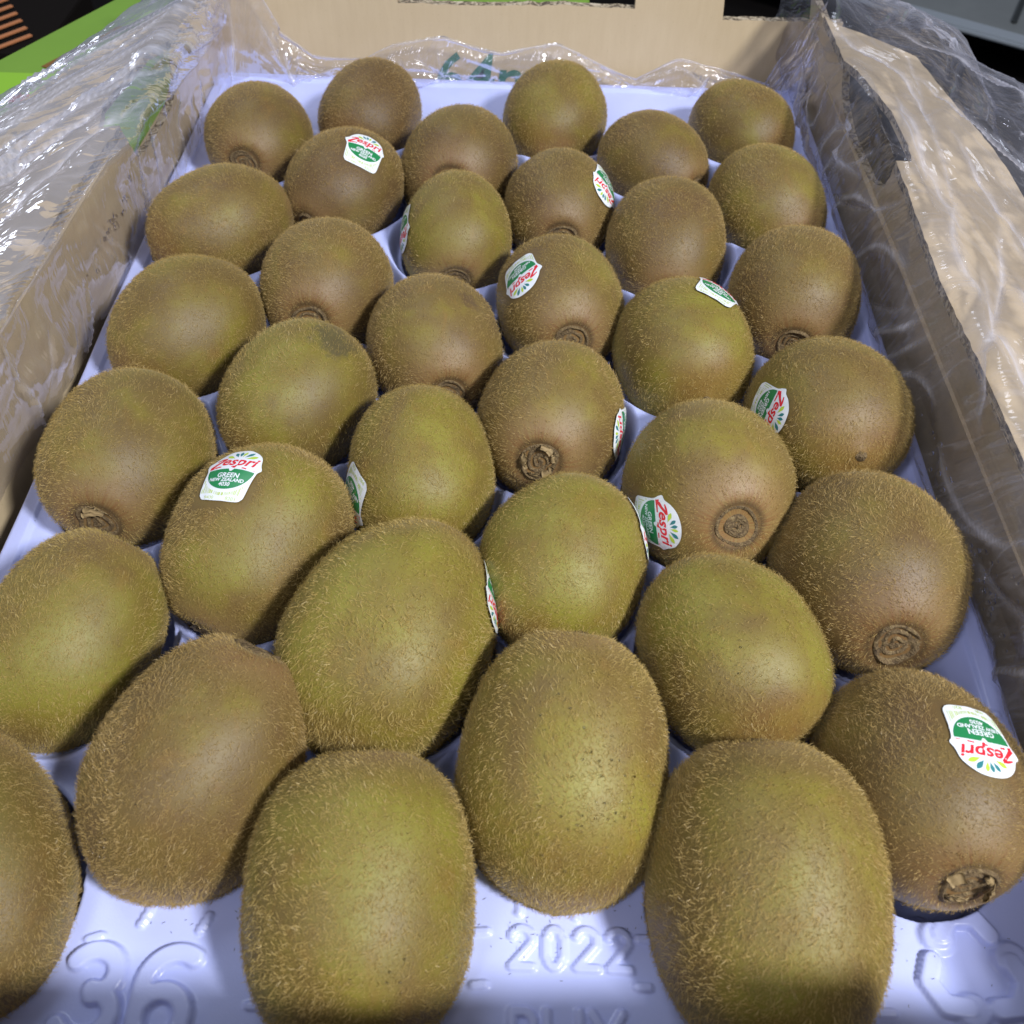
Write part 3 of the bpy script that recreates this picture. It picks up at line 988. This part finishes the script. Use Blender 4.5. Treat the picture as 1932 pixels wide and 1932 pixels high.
outline = bez([(-8.6, -8.4), (-8.0, -10.0), (-6.4, -11.0), (0, -11.2), (6.4, -11.0), (8.0, -10.0), (8.6, -8.4), (8.7, -3), (9.0, 1.0), (9.9, 2.6), (8.9, 4.6), (7.6, 8.0), (4.2, 10.6), (0, 11.4), (-4.2, 10.6), (-7.2, 8.2), (-8.8, 5.6), (-10.4, 4.4), (-10.0, 2.6), (-9.0, .6), (-8.7, -3)])
ART = []
ART.append(('sticker', LABEL_WHITE, fan(outline, (0, 0), 9)))
gf = [(-8.2, 1.0)] + [(-8.2 + 16.4 * t, 1.0 + 0.5 * math.sin(math.pi * t) - (1.0 if abs(t - .5) < .05 else 0)) for t in np.linspace(.04, .96, 24)] + [(8.2, 1.0)] + [(8.2 * math.cos(a), 1.0 - 7.6 * math.sin(a)) for a in np.linspace(.12, math.pi - .12, 24)]
ART.append(('green_field', LABEL_GREEN, fan(gf, (0, -2.4), 6)))
wt = [tmesh('GREEN', 2.5, 0, -2.0, 1.0, 0, .06), tmesh('NEW ZEALAND', 1.8, 0, -3.6, .98, 0, .05), tmesh('4030', 2.0, 0, -5.4, 1.0, 0, .05)]
ART.append(('small_lettering', LABEL_WHITE, join(wt)))
zs = ribbon([(-7.4, 5.6), (-5.6, 6.2), (-3.9, 6.3)], [.5, .8, 1.0])
zd = ribbon([(-4.0, 6.4), (-6.2, 4.2), (-8.4, 2.2)], [.9, 1.0, 1.5])
zu = ribbon([(-8.6, 1.9), (-5, 2.4), (0, 2.5), (4, 2.1), (8.0, 1.5)], [1.1, .55, .5, .45, .25])
red = [zs, zd, zu, tmesh('espri', 5.3, 1.0, 3.2, 1.15, 0.25, .13)]
ART.append(('brand_lettering', LABEL_RED, join(red)))


def petal(a, r0, r1, w):
    ca, sa = math.cos(rad(a)), math.sin(rad(a))
    pts = [(r0 + (r1 - r0) * t, w * math.sin(math.pi * t ** 1.5) * .5) for t in np.linspace(0, 1, 8)] + [(r0 + (r1 - r0) * t, -w * math.sin(math.pi * t ** 1.5) * .5) for t in np.linspace(1, 0, 8)][1:-1]
    o = [(0.6 + x * ca - y * sa, 5.6 + x * sa + y * ca) for x, y in pts]
    return fan(o, np.mean(o, 0), 2)


ART.append(('lime_petal', LABEL_LIME, join([petal(155, 2.0, 5.8, 1.4), petal(78, 1.6, 4.7, 1.1), petal(22, 2.0, 6.2, 1.4)])))
ART.append(('green_petal', LABEL_TEAL, join([petal(125, 1.8, 4.9, 1.2), petal(100, 1.6, 4.6, 1.2), petal(48, 1.8, 5.6, 1.4)])))
rb = random.Random(5)
bars = []
x = -8.0
while x < 8.1:
    w_ = rb.choice([.16, .16, .3, .5])
    top = 0.6 - 7.6 * math.sqrt(max(0, 1 - (abs(x) / 8.6) ** 2)) - .9
    bars.append(ribbon([(x, top), (x, max(-9.2, min(top - 1.2, -8.4)))], w_))
    x += w_ + rb.choice([.25, .35, .5])
bars.append(tmesh('9400', 2.0, -4.2, -10.7)); bars.append(tmesh('8203', 2.0, 4.2, -10.7))
ART.append(('barcode', LABEL_PALE, join(bars)))


# ------------------------------------------------------------------ build the kiwis
def frame(k):
    x, y, z, rw, ra, az, el = KIWIS[k]
    a = axis_of(k)
    if LOOK[k][3] == 'n': a = -a
    zx = Vector(a)
    xx = zx.cross(Vector((0, 0, 1))).normalized()
    spin = (k * 2.399) % 6.283
    yy = zx.cross(xx)
    x2 = xx * math.cos(spin) + yy * math.sin(spin)
    y2 = zx.cross(x2)
    return Matrix((x2, y2, zx)).transposed()


BLOTCH = {19: ((0.0135, 0.0075, 0.0205), 0.36, (0.05, 0.042, 0.030)), 17: ((0.0130, 0.001, 0.0224), 0.20, (0.07, 0.035, 0.02)), 36: ((0.003, 0.006, 0.025), 0.85, (0.13, 0.105, 0.012))}
for k in range(1, 37):
    cx, cy, cz, rw, ra, az, el = KIWIS[k]
    gr, br, si, endk = LOOK[k]
    S = SHAPES[si]
    R3 = frame(k)
    Rn = np.array(R3)
    root = tag(empty('kiwifruit', (cx, cy, cz)), LABELS[k], 'kiwifruit', 'kiwifruit in the tray')
    root.rotation_euler = R3.to_euler()
    sc = np.array([rw, rw, rw * ra])
    def put(name, me, mat=None, label=None, parent=None):
        o = link(name, me, mat, parent or root)
        if not parent: o.scale = tuple(sc)
        o.color = (gr, br, 0, 1)
        if label: o['label'] = label
        return o
    sk = SK_ME[si]
    if k in BLOTCH:
        sk = sk.copy()
        lp = (Rn.T @ np.array(BLOTCH[k][0])) / sc
        sk.materials.clear(); sk.materials.append(mat_skin((tuple(lp), BLOTCH[k][1]), BLOTCH[k][2]))
    put('skin', sk)
    fm = FZ_ME[si]
    if k in STICKERS:
        P = np.array(STICKERS[k][0]); U = np.array(STICKERS[k][1])
        ld = (Rn.T @ P) / sc
        # drop hairs that would grow through the sticker
        Vh, dh = FZ[si]
        n0 = P / np.linalg.norm(P)
        U = U - n0 * (U @ n0); U /= np.linalg.norm(U)
        B = np.cross(U, n0)
        Wd = (S.surf(dh) * sc) @ Rn.T
        q = Wd - P
        uu = q @ B * 1000; vv = q @ U * 1000
        inside = (np.abs(uu) < 9.2) & (vv > -11) & (vv < 11) & (np.hypot(uu, np.maximum(vv - 2, 0)) < 9.6) & (Wd @ n0 > 0)
        if k in (25, 33, 24, 21, 14, 7):
            fm = fuzz_mesh(Vh[~inside]); fm.materials.append(FUZZ)
    fz = put('fuzz', fm)
    fz['kind'] = 'stuff'
    style = 'button' if k in (24,) else 'rings'
    m1, fl = stem_parts(S, k, style)
    st = put('stem_scar', m1, SCAR)
    if endk == 's':
        for f in fl:
            f.materials.append(SEPAL)
            put('sepal', f, None, None, st)
    put('blossom_end', nub_mesh(S, k), SCAR)
    if k in STICKERS:
        first = None
        for li, (nm, mt, (v2, f2)) in enumerate(ART):
            uv = v2 * 0.90 / 1000.0
            q = P + uv[:, :1] * B + uv[:, 1:2] * U
            L = (q @ Rn) / sc
            eps = (0.016 if k in (25, 33, 24, 21, 14, 7) else 0.030) + 0.0016 * (li > 0) + (0.0016 if li in (2,) else 0)
            Vs = S.surf(L, eps)
            if li == 0:
                # slightly lifted rim and wrinkles
                rr = np.hypot(v2[:, 0] / 9, v2[:, 1] / 11)
                Vs = Vs * (1 + 0.006 * np.clip(rr - .75, 0, 1) * np.sin(v2[:, :1].ravel() * 1.1 + k))[:, None]
            me = bpy.data.meshes.new(nm)
            me.from_pydata([tuple(v) for v in Vs], [], f2)
            me.update()
            me.polygons.foreach_set('use_smooth', np.full(len(me.polygons), True))
            me.materials.append(mt)
            if first is None: first = put(nm, me, None, 'white fruit sticker with red, green and lime print')
            else: put(nm, me, None, None, first)

# ------------------------------------------------------------------ loose hairs and water on tray
r = np.random.RandomState(9)
V = []; F = []
for (cx, cy, sx, sy, n) in ((0.013, -0.004, .006, .006, 26), (0.040, 0.001, .006, .002, 8), (0.103, -0.001, .006, .007, 26), (-0.052, -0.004, .006, .003, 10), (-0.075, -0.004, .01, .004, 6), (0.140, 0.012, .006, .02, 8), (-0.150, 0.2, .003, .05, 14), (0.151, 0.15, .002, .05, 10), (0.130, -0.004, .006, .006, 6)):
    for i in range(n):
        x, y = r.normal(cx, sx), r.normal(cy, sy)
        z = float(tray_z(np.array([[x]]), np.array([[y]]))[0, 0])
        if z < ZT - 0.002: continue
        a = r.uniform(0, 6.28); L = r.uniform(.0005, .0013); w = .00006
        b = a + r.normal(0, .6)
        p0 = np.array([x, y]); p1 = p0 + L * .5 * np.array([math.cos(a), math.sin(a)]); p2 = p1 + L * .5 * np.array([math.cos(b), math.sin(b)])
        n1 = np.array([-math.sin(a), math.cos(a)]) * w
        o = len(V)
        for p in (p0 - n1, p0 + n1, p1 + n1, p1 - n1): V.append((*p, z + .00015))
        V.append((*p2, z + .0003))
        F += [(o, o + 1, o + 2), (o, o + 2, o + 3), (o + 3, o + 2, o + 4)]
me = bpy.data.meshes.new('loose_hair'); me.from_pydata(V, [], F)
lh = link('loose_hair', me, simple('loose_hair', (0.05, 0.035, 0.04), 0.6))
tag(lh, 'fine dark kiwi hairs shed on the front of the lavender tray', 'shed hairs', kind='stuff')

# ------------------------------------------------------------------ plastic film liner
liner = tag(empty('plastic_liner', (0, 0.19, RZ)), 'crumpled clear plastic film liner draped over the carton walls and flaps', 'plastic liner')
loff = Vector((0, -0.19, -RZ))


def crease_field(U, V, segs):
    D = np.zeros(U.shape); A = np.zeros(U.shape)
    for (x0, y0, x1, y1, w, h, bend) in segs:
        dx, dy = x1 - x0, y1 - y0
        L2 = dx * dx + dy * dy
        t = ((U - x0) * dx + (V - y0) * dy) / L2
        tc = np.clip(t, 0, 1)
        L = math.sqrt(L2)
        off_ = ((U - x0) * dy - (V - y0) * dx) / L + bend * np.sin(math.pi * tc)
        fade = np.clip(np.minimum(t, 1 - t) * 5, 0, 1)
        p = np.exp(-np.abs(off_) / w) * fade
        D += h * p
        A = np.maximum(A, np.exp(-np.abs(off_) / (w * .36)) * fade * min(1, abs(h) / .0022))
    return D, A


def film_sheet(name, pos, nu, nv, segs, ulen, vlen, label, milk, fuv):
    """pos(u,v arrays in metres) -> (n,3); displaced along numeric normal"""
    u = np.linspace(0, ulen, nu); v = np.linspace(0, vlen, nv)
    Ug, Vg = np.meshgrid(u, v, indexing='ij')
    P = pos(Ug, Vg)
    du = np.gradient(P, axis=0); dv = np.gradient(P, axis=1)
    N = np.cross(du, dv); N /= np.linalg.norm(N, axis=2, keepdims=True) + 1e-12
    D, A = crease_field(Ug, Vg, segs)
    rs = np.random.RandomState(len(name) * 7 + nu)
    for i in range(16):
        w = rs.normal(0, 1, 2) * np.array([90, 140]); D += 0.00035 * np.abs(np.sin(Ug * w[0] + Vg * w[1] + rs.uniform(0, 6) + 1.5 * np.sin(Ug * 40 + i)))
    up = pos.__defaults__[0] if pos.__defaults__ else 1
    if N[nu // 2, nv // 2, 2] < 0: N = -N
    D = np.clip(D - D.min() * 0.25, -0.0006, 0.006) if vlen > .1 else D
    P = P + N * D[..., None]
    me = np_mesh(name, P.reshape(-1, 3), grid_faces(nu, nv))
    at = me.attributes.new('crease', 'FLOAT', 'POINT')
    at.data.foreach_set('value', np.clip(A, 0, 1).astype(np.float32).ravel())
    at = me.attributes.new('milk', 'FLOAT', 'POINT')
    at.data.foreach_set('value', np.asarray(milk(Ug, Vg), dtype=np.float32).ravel())
    at = me.attributes.new('fuv', 'FLOAT_VECTOR', 'POINT')
    A_, B_ = fuv(Ug, Vg)
    at.data.foreach_set('vector', np.stack([A_, B_, np.zeros_like(A_)], -1).astype(np.float32).ravel())
    me.materials.append(FILM)
    o = link(name, me, None, liner)
    o.location = loff
    o['label'] = label
    return o


def polyline_at(pts, s):
    """pts: list of arrays (...,3) control points; s in 0..1 array; piecewise linear by arc length (broadcast)"""
    P = np.stack(pts, 0)
    seg = np.linalg.norm(P[1:] - P[:-1], axis=-1)
    cum = np.concatenate([np.zeros((1,) + seg.shape[1:]), np.cumsum(seg, 0)], 0)
    tot = cum[-1]
    d = s * tot
    out = np.zeros(P.shape[1:])
    for i in range(len(pts) - 1):
        t = np.clip((d - cum[i]) / (seg[i] + 1e-9), 0, 1)
        out = np.where(((d >= cum[i]) & (d <= cum[i + 1] + 1e-9))[..., None], P[i] + (P[i + 1] - P[i]) * t[..., None], out)
    return out


def c3(x, y, z):
    x, y, z = np.broadcast_arrays(x, y, z)
    return np.stack([x, y, z], -1).astype(float)


LV = 0.165
LU = 0.55


def left_pos(U, V, up=1):
    y = -0.09 + U
    rx = np.interp(y, *Lrim)
    ox = np.interp(y, [-.1, .25, .30, .335, .38, .42, .47], [-.242, -.236, -.222, -.204, -.182, -.168, -.158])
    s = V / LV
    p = polyline_at([c3(rx - .0055, y, -0.016), c3(rx - .0012, y, 0.008), c3(rx + .0030, y, RZ - .001), c3(rx - .0005, y, RZ + .0050), c3(rx + (ox - rx) * .55, y, RZ + .0055), c3(ox, y, RZ - .008), c3(ox - .006, y, RZ - .022)], s)
    # folds near the inside bottom gather towards the fruit
    w = np.exp(-((s - .12) / .10) ** 2)
    p[..., 0] += w * (.0030 + .0035 * np.sin(y * 60) * np.sin(y * 23 + 1))
    return p


rs = np.random.RandomState(21)
segs = []
# long taut creases fanning out from the far corner across the flap
for i in range(26):
    u1 = rs.uniform(.40, .52); v1 = rs.uniform(.055, .085)
    L = rs.uniform(.10, .30); a = rs.normal(0.40, 0.10)
    segs.append((u1, v1, u1 - L * math.cos(a), v1 + L * math.sin(a) * .55, rs.uniform(.0009, .0026), rs.choice([-1, 1]) * rs.uniform(.0008, .0030), rs.normal(0, .004)))
for i in range(60):
    u1 = rs.uniform(.02, .52); v1 = rs.uniform(.058, .15); L = rs.uniform(.012, .05); a = rs.normal(.5, .5)
    segs.append((u1, v1, u1 - L * math.cos(a), v1 + L * math.sin(a), rs.uniform(.0006, .0016), rs.choice([-1, 1]) * rs.uniform(.0006, .0018), rs.normal(0, .002)))
# vertical gathers on the wall (crossing from rim to tray)
for u1 in np.concatenate([rs.uniform(.36, .50, 14), rs.uniform(.2, .36, 7), rs.uniform(.05, .2, 5)]):
    segs.append((u1, .0, u1 + rs.normal(0, .012), rs.uniform(.030, .062), rs.uniform(.0006, .0015), rs.choice([-1, 1]) * rs.uniform(.0008, .0024), rs.normal(0, .004)))
for i in range(26):
    u1 = rs.uniform(.1, .45)
    segs.append((u1, rs.uniform(.005, .025), u1 + rs.normal(0, .014), rs.uniform(.010, .05), .0007, rs.choice([-1, 1]) * rs.uniform(.0004, .0010), 0))
film_sheet('film_drape', left_pos, 500, 170, segs, LU, LV, 'film drawn tight over the left wall and flap',
           lambda U, V: np.where(V > .056, .15, .030), lambda U, V: (np.where(V > .056, -U * .92 + V * .38, V), np.where(V > .056, U * .38 + V * .92, U)))

RV = 0.185


def right_pos(U, V, up=-1):
    y = -0.09 + U
    rx = np.interp(y, *Rrim)
    ox = np.interp(y, [-.1, .20, .30, .345, .358, .385, .42, .455, .48], [.262, .258, .250, .243, .224, .218, .200, .172, .160])
    s = V / RV
    sag = .006 + .007 * np.abs(np.sin(y * 31 + .8 * np.sin(y * 17)))
    z1 = RZ + .005 + .006 * np.clip(np.sin(y * 50), 0, 1)
    p = polyline_at([c3(rx + .0055, y, -0.015), c3(rx - sag * .5, y, 0.004 + 0 * y), c3(rx - .004, y, RZ - .004), c3(rx - .001, y, z1), c3(rx + (ox - rx) * .5, y, RZ + .007), c3(ox - .010, y, RZ + .003 - .006), c3(ox, y, RZ - .018), c3(ox + .006, y, RZ - .040)], s)
    w = np.clip((s - .45) / .5, 0, 1)
    p[..., 2] += w * (.0040 * np.sin(y * 47 + s * 9) + .0030 * np.sin(y * 95 - s * 14))
    p[..., 0] += w * .0040 * np.sin(y * 63 + 2)
    return p


segs = []
for i in range(20):   # festoon arcs on the inside of the wall
    u1 = rs.uniform(.10, .47); L = rs.uniform(.03, .08)
    segs.append((u1, rs.uniform(.0, .04), u1 - L, rs.uniform(.03, .062), rs.uniform(.0012, .0030), rs.choice([-1, 1]) * rs.uniform(.0012, .0034), rs.choice([-1, 1]) * rs.uniform(.004, .011)))
for u1 in rs.uniform(.40, .50, 14):
    segs.append((u1, .0, u1 + rs.normal(0, .012), rs.uniform(.040, .062), rs.uniform(.0008, .0022), rs.choice([-1, 1]) * rs.uniform(.0012, .0030), rs.normal(0, .006)))
for i in range(36):
    u1 = rs.uniform(.10, .52); v1 = rs.uniform(.060, .15); L = rs.uniform(.05, .20); a = rs.normal(.12, .22)
    segs.append((u1, v1, u1 - L * math.cos(a), v1 + L * math.sin(a), rs.uniform(.0010, .0032), rs.choice([-1, 1]) * rs.uniform(.0010, .0038), rs.normal(0, .006)))
for i in range(70):
    u1 = rs.uniform(.25, .54); v1 = rs.uniform(.095, .185); L = rs.uniform(.012, .04); a = rs.uniform(0, 3.14)
    segs.append((u1, v1, u1 - L * math.cos(a), v1 + L * math.sin(a), rs.uniform(.0008, .0026), rs.choice([-1, 1]) * rs.uniform(.0012, .0040), rs.normal(0, .003)))
film_sheet('film_drape', right_pos, 500, 190, segs, LU, RV, 'loose crumpled film sagging over the right wall and flap',
           lambda U, V: np.where(V > .12, .18, np.where(V > .06, .09, .12)), lambda U, V: (np.where(V > .06, -U * .97 + V * .22, V * .9 - U * .42), np.where(V > .06, U * .22 + V * .97, U * .9 + V * .42)))

BU = 0.312


def back_pos(U, V, up=1):
    x = -0.156 + U
    top = np.interp(x, [-.156, -.131, -.122, -.105, -.075, -.060, -.035, -.004, .023, .067, .088, .115, .1389, .1433, .156], [.046, .034, .012, .000, -.003, .005, .0115, .0035, .0085, -.0085, .0025, -.004, -.0085, .008, .040])
    s = V / .045
    z = -0.018 + (top + 0.018) * s
    y = 0.4315 - .004 * np.sin(math.pi * s) * (1 + .6 * np.sin(x * 80)) - .002
    cor = np.exp(-((x + .158) / .012) ** 2) + np.exp(-((x - .158) / .012) ** 2)
    y = y - .012 * cor
    return c3(x, y, z)


segs = []
for u1 in rs.uniform(0, BU, 26):
    segs.append((u1, 0, u1 + rs.normal(0, .02), rs.uniform(.02, .045), rs.uniform(.0008, .0026), rs.choice([-1, 1]) * rs.uniform(.0008, .0028), rs.normal(0, .004)))
xsn = np.linspace(0, BU, 14)
for a_, b_ in zip(xsn[:-1], xsn[1:]):   # the thick folded hem along the top edge
    segs.append((a_ - .004, .0435, b_ + .004, .0435, .0012, .0016, 0))
for i in range(18):
    u1 = rs.uniform(0, BU); L = rs.uniform(.015, .05)
    segs.append((u1, rs.uniform(.005, .04), u1 + L, rs.uniform(.005, .04), rs.uniform(.0007, .0016), rs.choice([-1, 1]) * rs.uniform(.0008, .0018), rs.normal(0, .004)))
film_sheet('film_drape', back_pos, 380, 60, segs, BU, .045, 'film tucked behind the tray along the far end panel',
           lambda U, V: 0 * U + .10, lambda U, V: (V + .3 * U, U - .3 * V))


# condensation beads on the film and the wet fruit
def beads(name, centres, parent, label, matl):
    import bmesh
    bm = bmesh.new()
    bmesh.ops.create_icosphere(bm, subdivisions=2, radius=1)
    base = np.array([v.co[:] for v in bm.verts]); fa = np.array([[v.index for v in f.verts] for f in bm.faces])
    bm.free()
    V = []; F = []
    for i, (c, rr) in enumerate(centres):
        V.append(base * rr + np.array(c)); F.append(fa + i * len(base))
    me = np_mesh(name, np.concatenate(V), np.concatenate(F))
    o = link(name, me, matl, parent)
    if label: o['label'] = label
    o['kind'] = 'stuff'
    return o


t = NT('water')
WATER = t.done(t.principled(Base_Color=(1, 1, 1, 1), Roughness=0.03, IOR=1.33, Transmission_Weight=1.0))
cs = []
for (y, z, sy, sz, n) in ((.150, .006, .006, .006, 90), (.128, -.002, .004, .006, 30), (.26, .010, .012, .006, 30), (.178, .012, .010, .004, 18)):
    for i in range(n):
        yy, zz = rs.normal(y, sy), rs.normal(z, sz)
        if zz > .03 or zz < -.012: continue
        cs.append(((lrim(yy) - .004, yy, zz), rs.uniform(.0003, .0011)))
bd = beads('water_bead', cs, liner, 'beads of condensation on the left film', WATER); bd.location = loff
cs = []
for (y, z, n, s) in ((.085, -.006, 10, .006), (.10, .004, 40, .008), (.14, .0, 16, .012)):
    for i in range(n):
        yy, zz = rs.normal(y, s), rs.normal(z, .006)
        cs.append(((rrim(yy) - .0035 + .004 * (zz < 0), yy, min(.028, max(zz, -.012))), rs.uniform(.0003, .0010)))
bd = beads('water_bead', cs, liner, 'beads of condensation on the right film', WATER); bd.location = loff

WET = {32: [((.30, -.35, .95), .30, 60), ((.05, -.75, .62), .22, 34), ((.45, -.65, .5), .14, 12)], 31: [((-.45, -.5, .7), .22, 26), ((-.40, -.85, .25), .16, 16)],
       36: [((.15, -.10, 1.0), .30, 30), ((.05, -.5, .85), .2, 16)], 34: [((.55, -.75, .55), .2, 8)], 29: [((.1, -.6, .75), .2, 10)]}
for k, spots in WET.items():
    Rn = np.array(frame(k)); rw, ra = KIWIS[k][3], KIWIS[k][4]
    sc = np.array([rw, rw, rw * ra]); S = SHAPES[LOOK[k][2]]
    cs = []
    for (d0, sp, n) in spots:
        for i in range(n):
            d = np.array(d0) / np.linalg.norm(d0) + rs.normal(0, sp, 3)
            ld = (Rn.T @ d) / sc
            p = (S.surf(ld[None])[0] * sc) @ Rn.T
            cs.append((p * 1.012, rs.uniform(.00012, .00034)))
    par = [o for o in bpy.data.objects if o.get('label') == LABELS[k]][0]
    o = beads('water_bead', cs, None, 'tiny beads of water caught in the hairs', WATER)
    o.parent = par
    o.rotation_euler = Matrix(Rn.T.tolist()).to_euler()

# ------------------------------------------------------------------ surroundings
shelf = link('display_shelf', box_mesh('display_shelf', -1.2, 1.2, -0.8, 1.5, -0.16, -0.145), simple('dark_shelf', (0.012, 0.010, 0.010), 0.8))
tag(shelf, kind='structure')
# neighbouring green carton
t = NT('green_board')
tc = t.n('ShaderNodeTexCoord').outputs['Object']
GREENB = t.done(t.principled(Base_Color=t.mix(t.noise(tc, 20, 3), (0.17, 0.33, 0.03), (0.21, 0.40, 0.04)), Roughness=0.42, Normal=t.bump(t.noise(tc, 120, 2), .15, .001)))
g = tag(empty('green_carton', (-0.27, 0.2, -0.14)), 'lime green printed carton standing beside the left wall of the fruit carton', 'carton')
goff = Vector((0.27, -0.2, 0.14))
o = link('body', box_mesh('body', -0.42, -0.178, -0.06, 0.4355, -0.144, -0.0235, .001), GREENB, g); o.location = goff
o = link('lid', panel_mesh('lid', [(-0.42, -0.06), (-0.178, -0.06), (-0.178, 0.4355), (-0.42, 0.4355)], [], lambda x, y: (x, y, -0.019), .004, (0, 0, 1)), None, g); o.location = goff
o.data.materials.append(simple('bright_green_board', (0.26, 0.52, 0.03), 0.4)); o.data.materials.append(EDGE)
o = link('open_flap', panel_mesh('open_flap', [(-0.40, 0.4370), (-0.172, 0.4370), (-0.172, 0.66), (-0.213, 0.63), (-0.290, 0.445)], [], lambda x, y: (x, y, -0.0205 - (y - .437) * .04), .004, (0, 0, 1)), None, g); o.location = goff
o.data.materials.append(GREENB); o.data.materials.append(EDGE)
# printed red marks
RED = simple('printed_red', (0.55, 0.01, 0.03), 0.4)
def heart(cx, cy, s, rot):
    P = []
    for i in range(28):
        a = i / 28 * 2 * math.pi
        x = 16 * math.sin(a) ** 3 / 17; y = (13 * math.cos(a) - 5 * math.cos(2 * a) - 2 * math.cos(3 * a) - math.cos(4 * a)) / 17
        P.append((cx + s * (x * math.cos(rot) - y * math.sin(rot)), cy + s * (x * math.sin(rot) + y * math.cos(rot))))
    return P
for (hx, hy) in ((-0.2600, 0.4085), (-0.2760, 0.4065)):
    P = heart(hx, hy, .0075, -.4)
    v2, f2 = fan(P, (hx, hy), 2)
    me = bpy.data.meshes.new('printed_mark'); me.from_pydata([(a, b, -0.0186) for a, b in v2], [], f2); me.materials.append(RED)
    o = link('printed_mark', me, None, g, goff)
v2, f2 = ribbon([(-0.2590, 0.4455), (-0.2330, 0.5030)], .0042)
me = bpy.data.meshes.new('printed_stripe'); me.from_pydata([(a, b, -0.0200 - (b - .437) * .04) for a, b in v2], [], f2); me.materials.append(simple('printed_rust', (0.22, 0.10, 0.02), .5))
link('printed_stripe', me, None, g, goff)

# slatted orange crate far behind left
ORG = simple('orange_slat', (0.55, 0.22, 0.09), 0.55)
cr = tag(empty('slatted_crate', (-0.412, 0.735, -0.25)), 'small orange slatted crate in the dark behind the green carton', 'crate')
for i in range(6):
    me = box_mesh('slat', -0.026, 0.020, -0.0018, 0.0018, 0.0, 0.0015, .0004)
    o = link('slat', me, ORG, cr)
    o.location = (0.006 - i * 0.0085, -0.045 + i * 0.0130, 0.126); o.rotation_euler = (0, 0, rad(52))
me = box_mesh('crate_box', -0.06, 0.035, -0.06, 0.065, 0.0, 0.125, .001)
link('crate_box', me, simple('crate_dark', (0.008, 0.006, 0.005), .9, Specular_IOR_Level=0.1), cr)

# pale green strip glimpsed through the far slot
gb = link('green_box_behind', box_mesh('green_box_behind', -0.05, 0.045, 0.52, 0.60, -0.144, -0.01, .001), GREENB)
tag(gb, 'green box glimpsed through the slot in the far end panel', 'box')

# steel counter behind right
t = NT('brushed_steel')
tc = t.n('ShaderNodeTexCoord').outputs['Object']
nn = t.noise(tc, 9, 5, .7)
STEEL = t.done(t.principled(Base_Color=t.mix(nn, (0.15, 0.165, 0.165), (0.26, 0.28, 0.28)), Metallic=0.35, Roughness=t.math('ADD', t.math('MULTIPLY', nn, .3), .35)))
ct = tag(empty('steel_counter', (0.6, 1.3, -0.145)), 'grey worn steel counter with a folded rim, beyond the right corner of the carton', 'counter')
ang = math.atan2(0.898 - 1.014, 0.509 - 0.332)
def cbox(name, a0, a1, b0, b1, z0, z1, mat):
    o = link(name, box_mesh(name, a0, a1, b0, b1, z0, z1, .002), mat, ct)
    o.location = Vector((0.345, 1.050, 0)) - Vector((0.6, 1.3, -0.145))
    o.rotation_euler = (0, 0, ang)
    return o
for ob in (shelf,):
    pass
shelf.data = box_mesh('display_shelf', -1.2, 1.2, -0.8, 1.6, -0.26, -0.25); shelf.data.materials.append(simple('dark_shelf2', (0.006, 0.005, 0.005), 0.9, Specular_IOR_Level=0.1))
link('carton_support', box_mesh('carton_support', -0.6, 0.24, -0.3, 0.50, -0.25, -0.1445), simple('dark_support', (0.006, 0.005, 0.005), .9, Specular_IOR_Level=0.1))
tag(bpy.data.objects['carton_support'], 'dark plinth under the cartons', 'plinth')
cbox('counter_top', -0.5, 0.9, 0.012, 0.8, -0.215, -0.205, STEEL)
cbox('counter_rim', -0.5, 0.9, -0.012, 0.0115, -0.206, -0.200, simple('steel_rim', (0.30, 0.34, 0.38), .4, Metallic=.2))
cbox('counter_seam', 0.19, 0.196, 0.02, 0.8, -0.2048, -0.2040, simple('dark_seam', (0.02, 0.025, 0.025), .6)).rotation_euler = (0, 0, ang + .12)
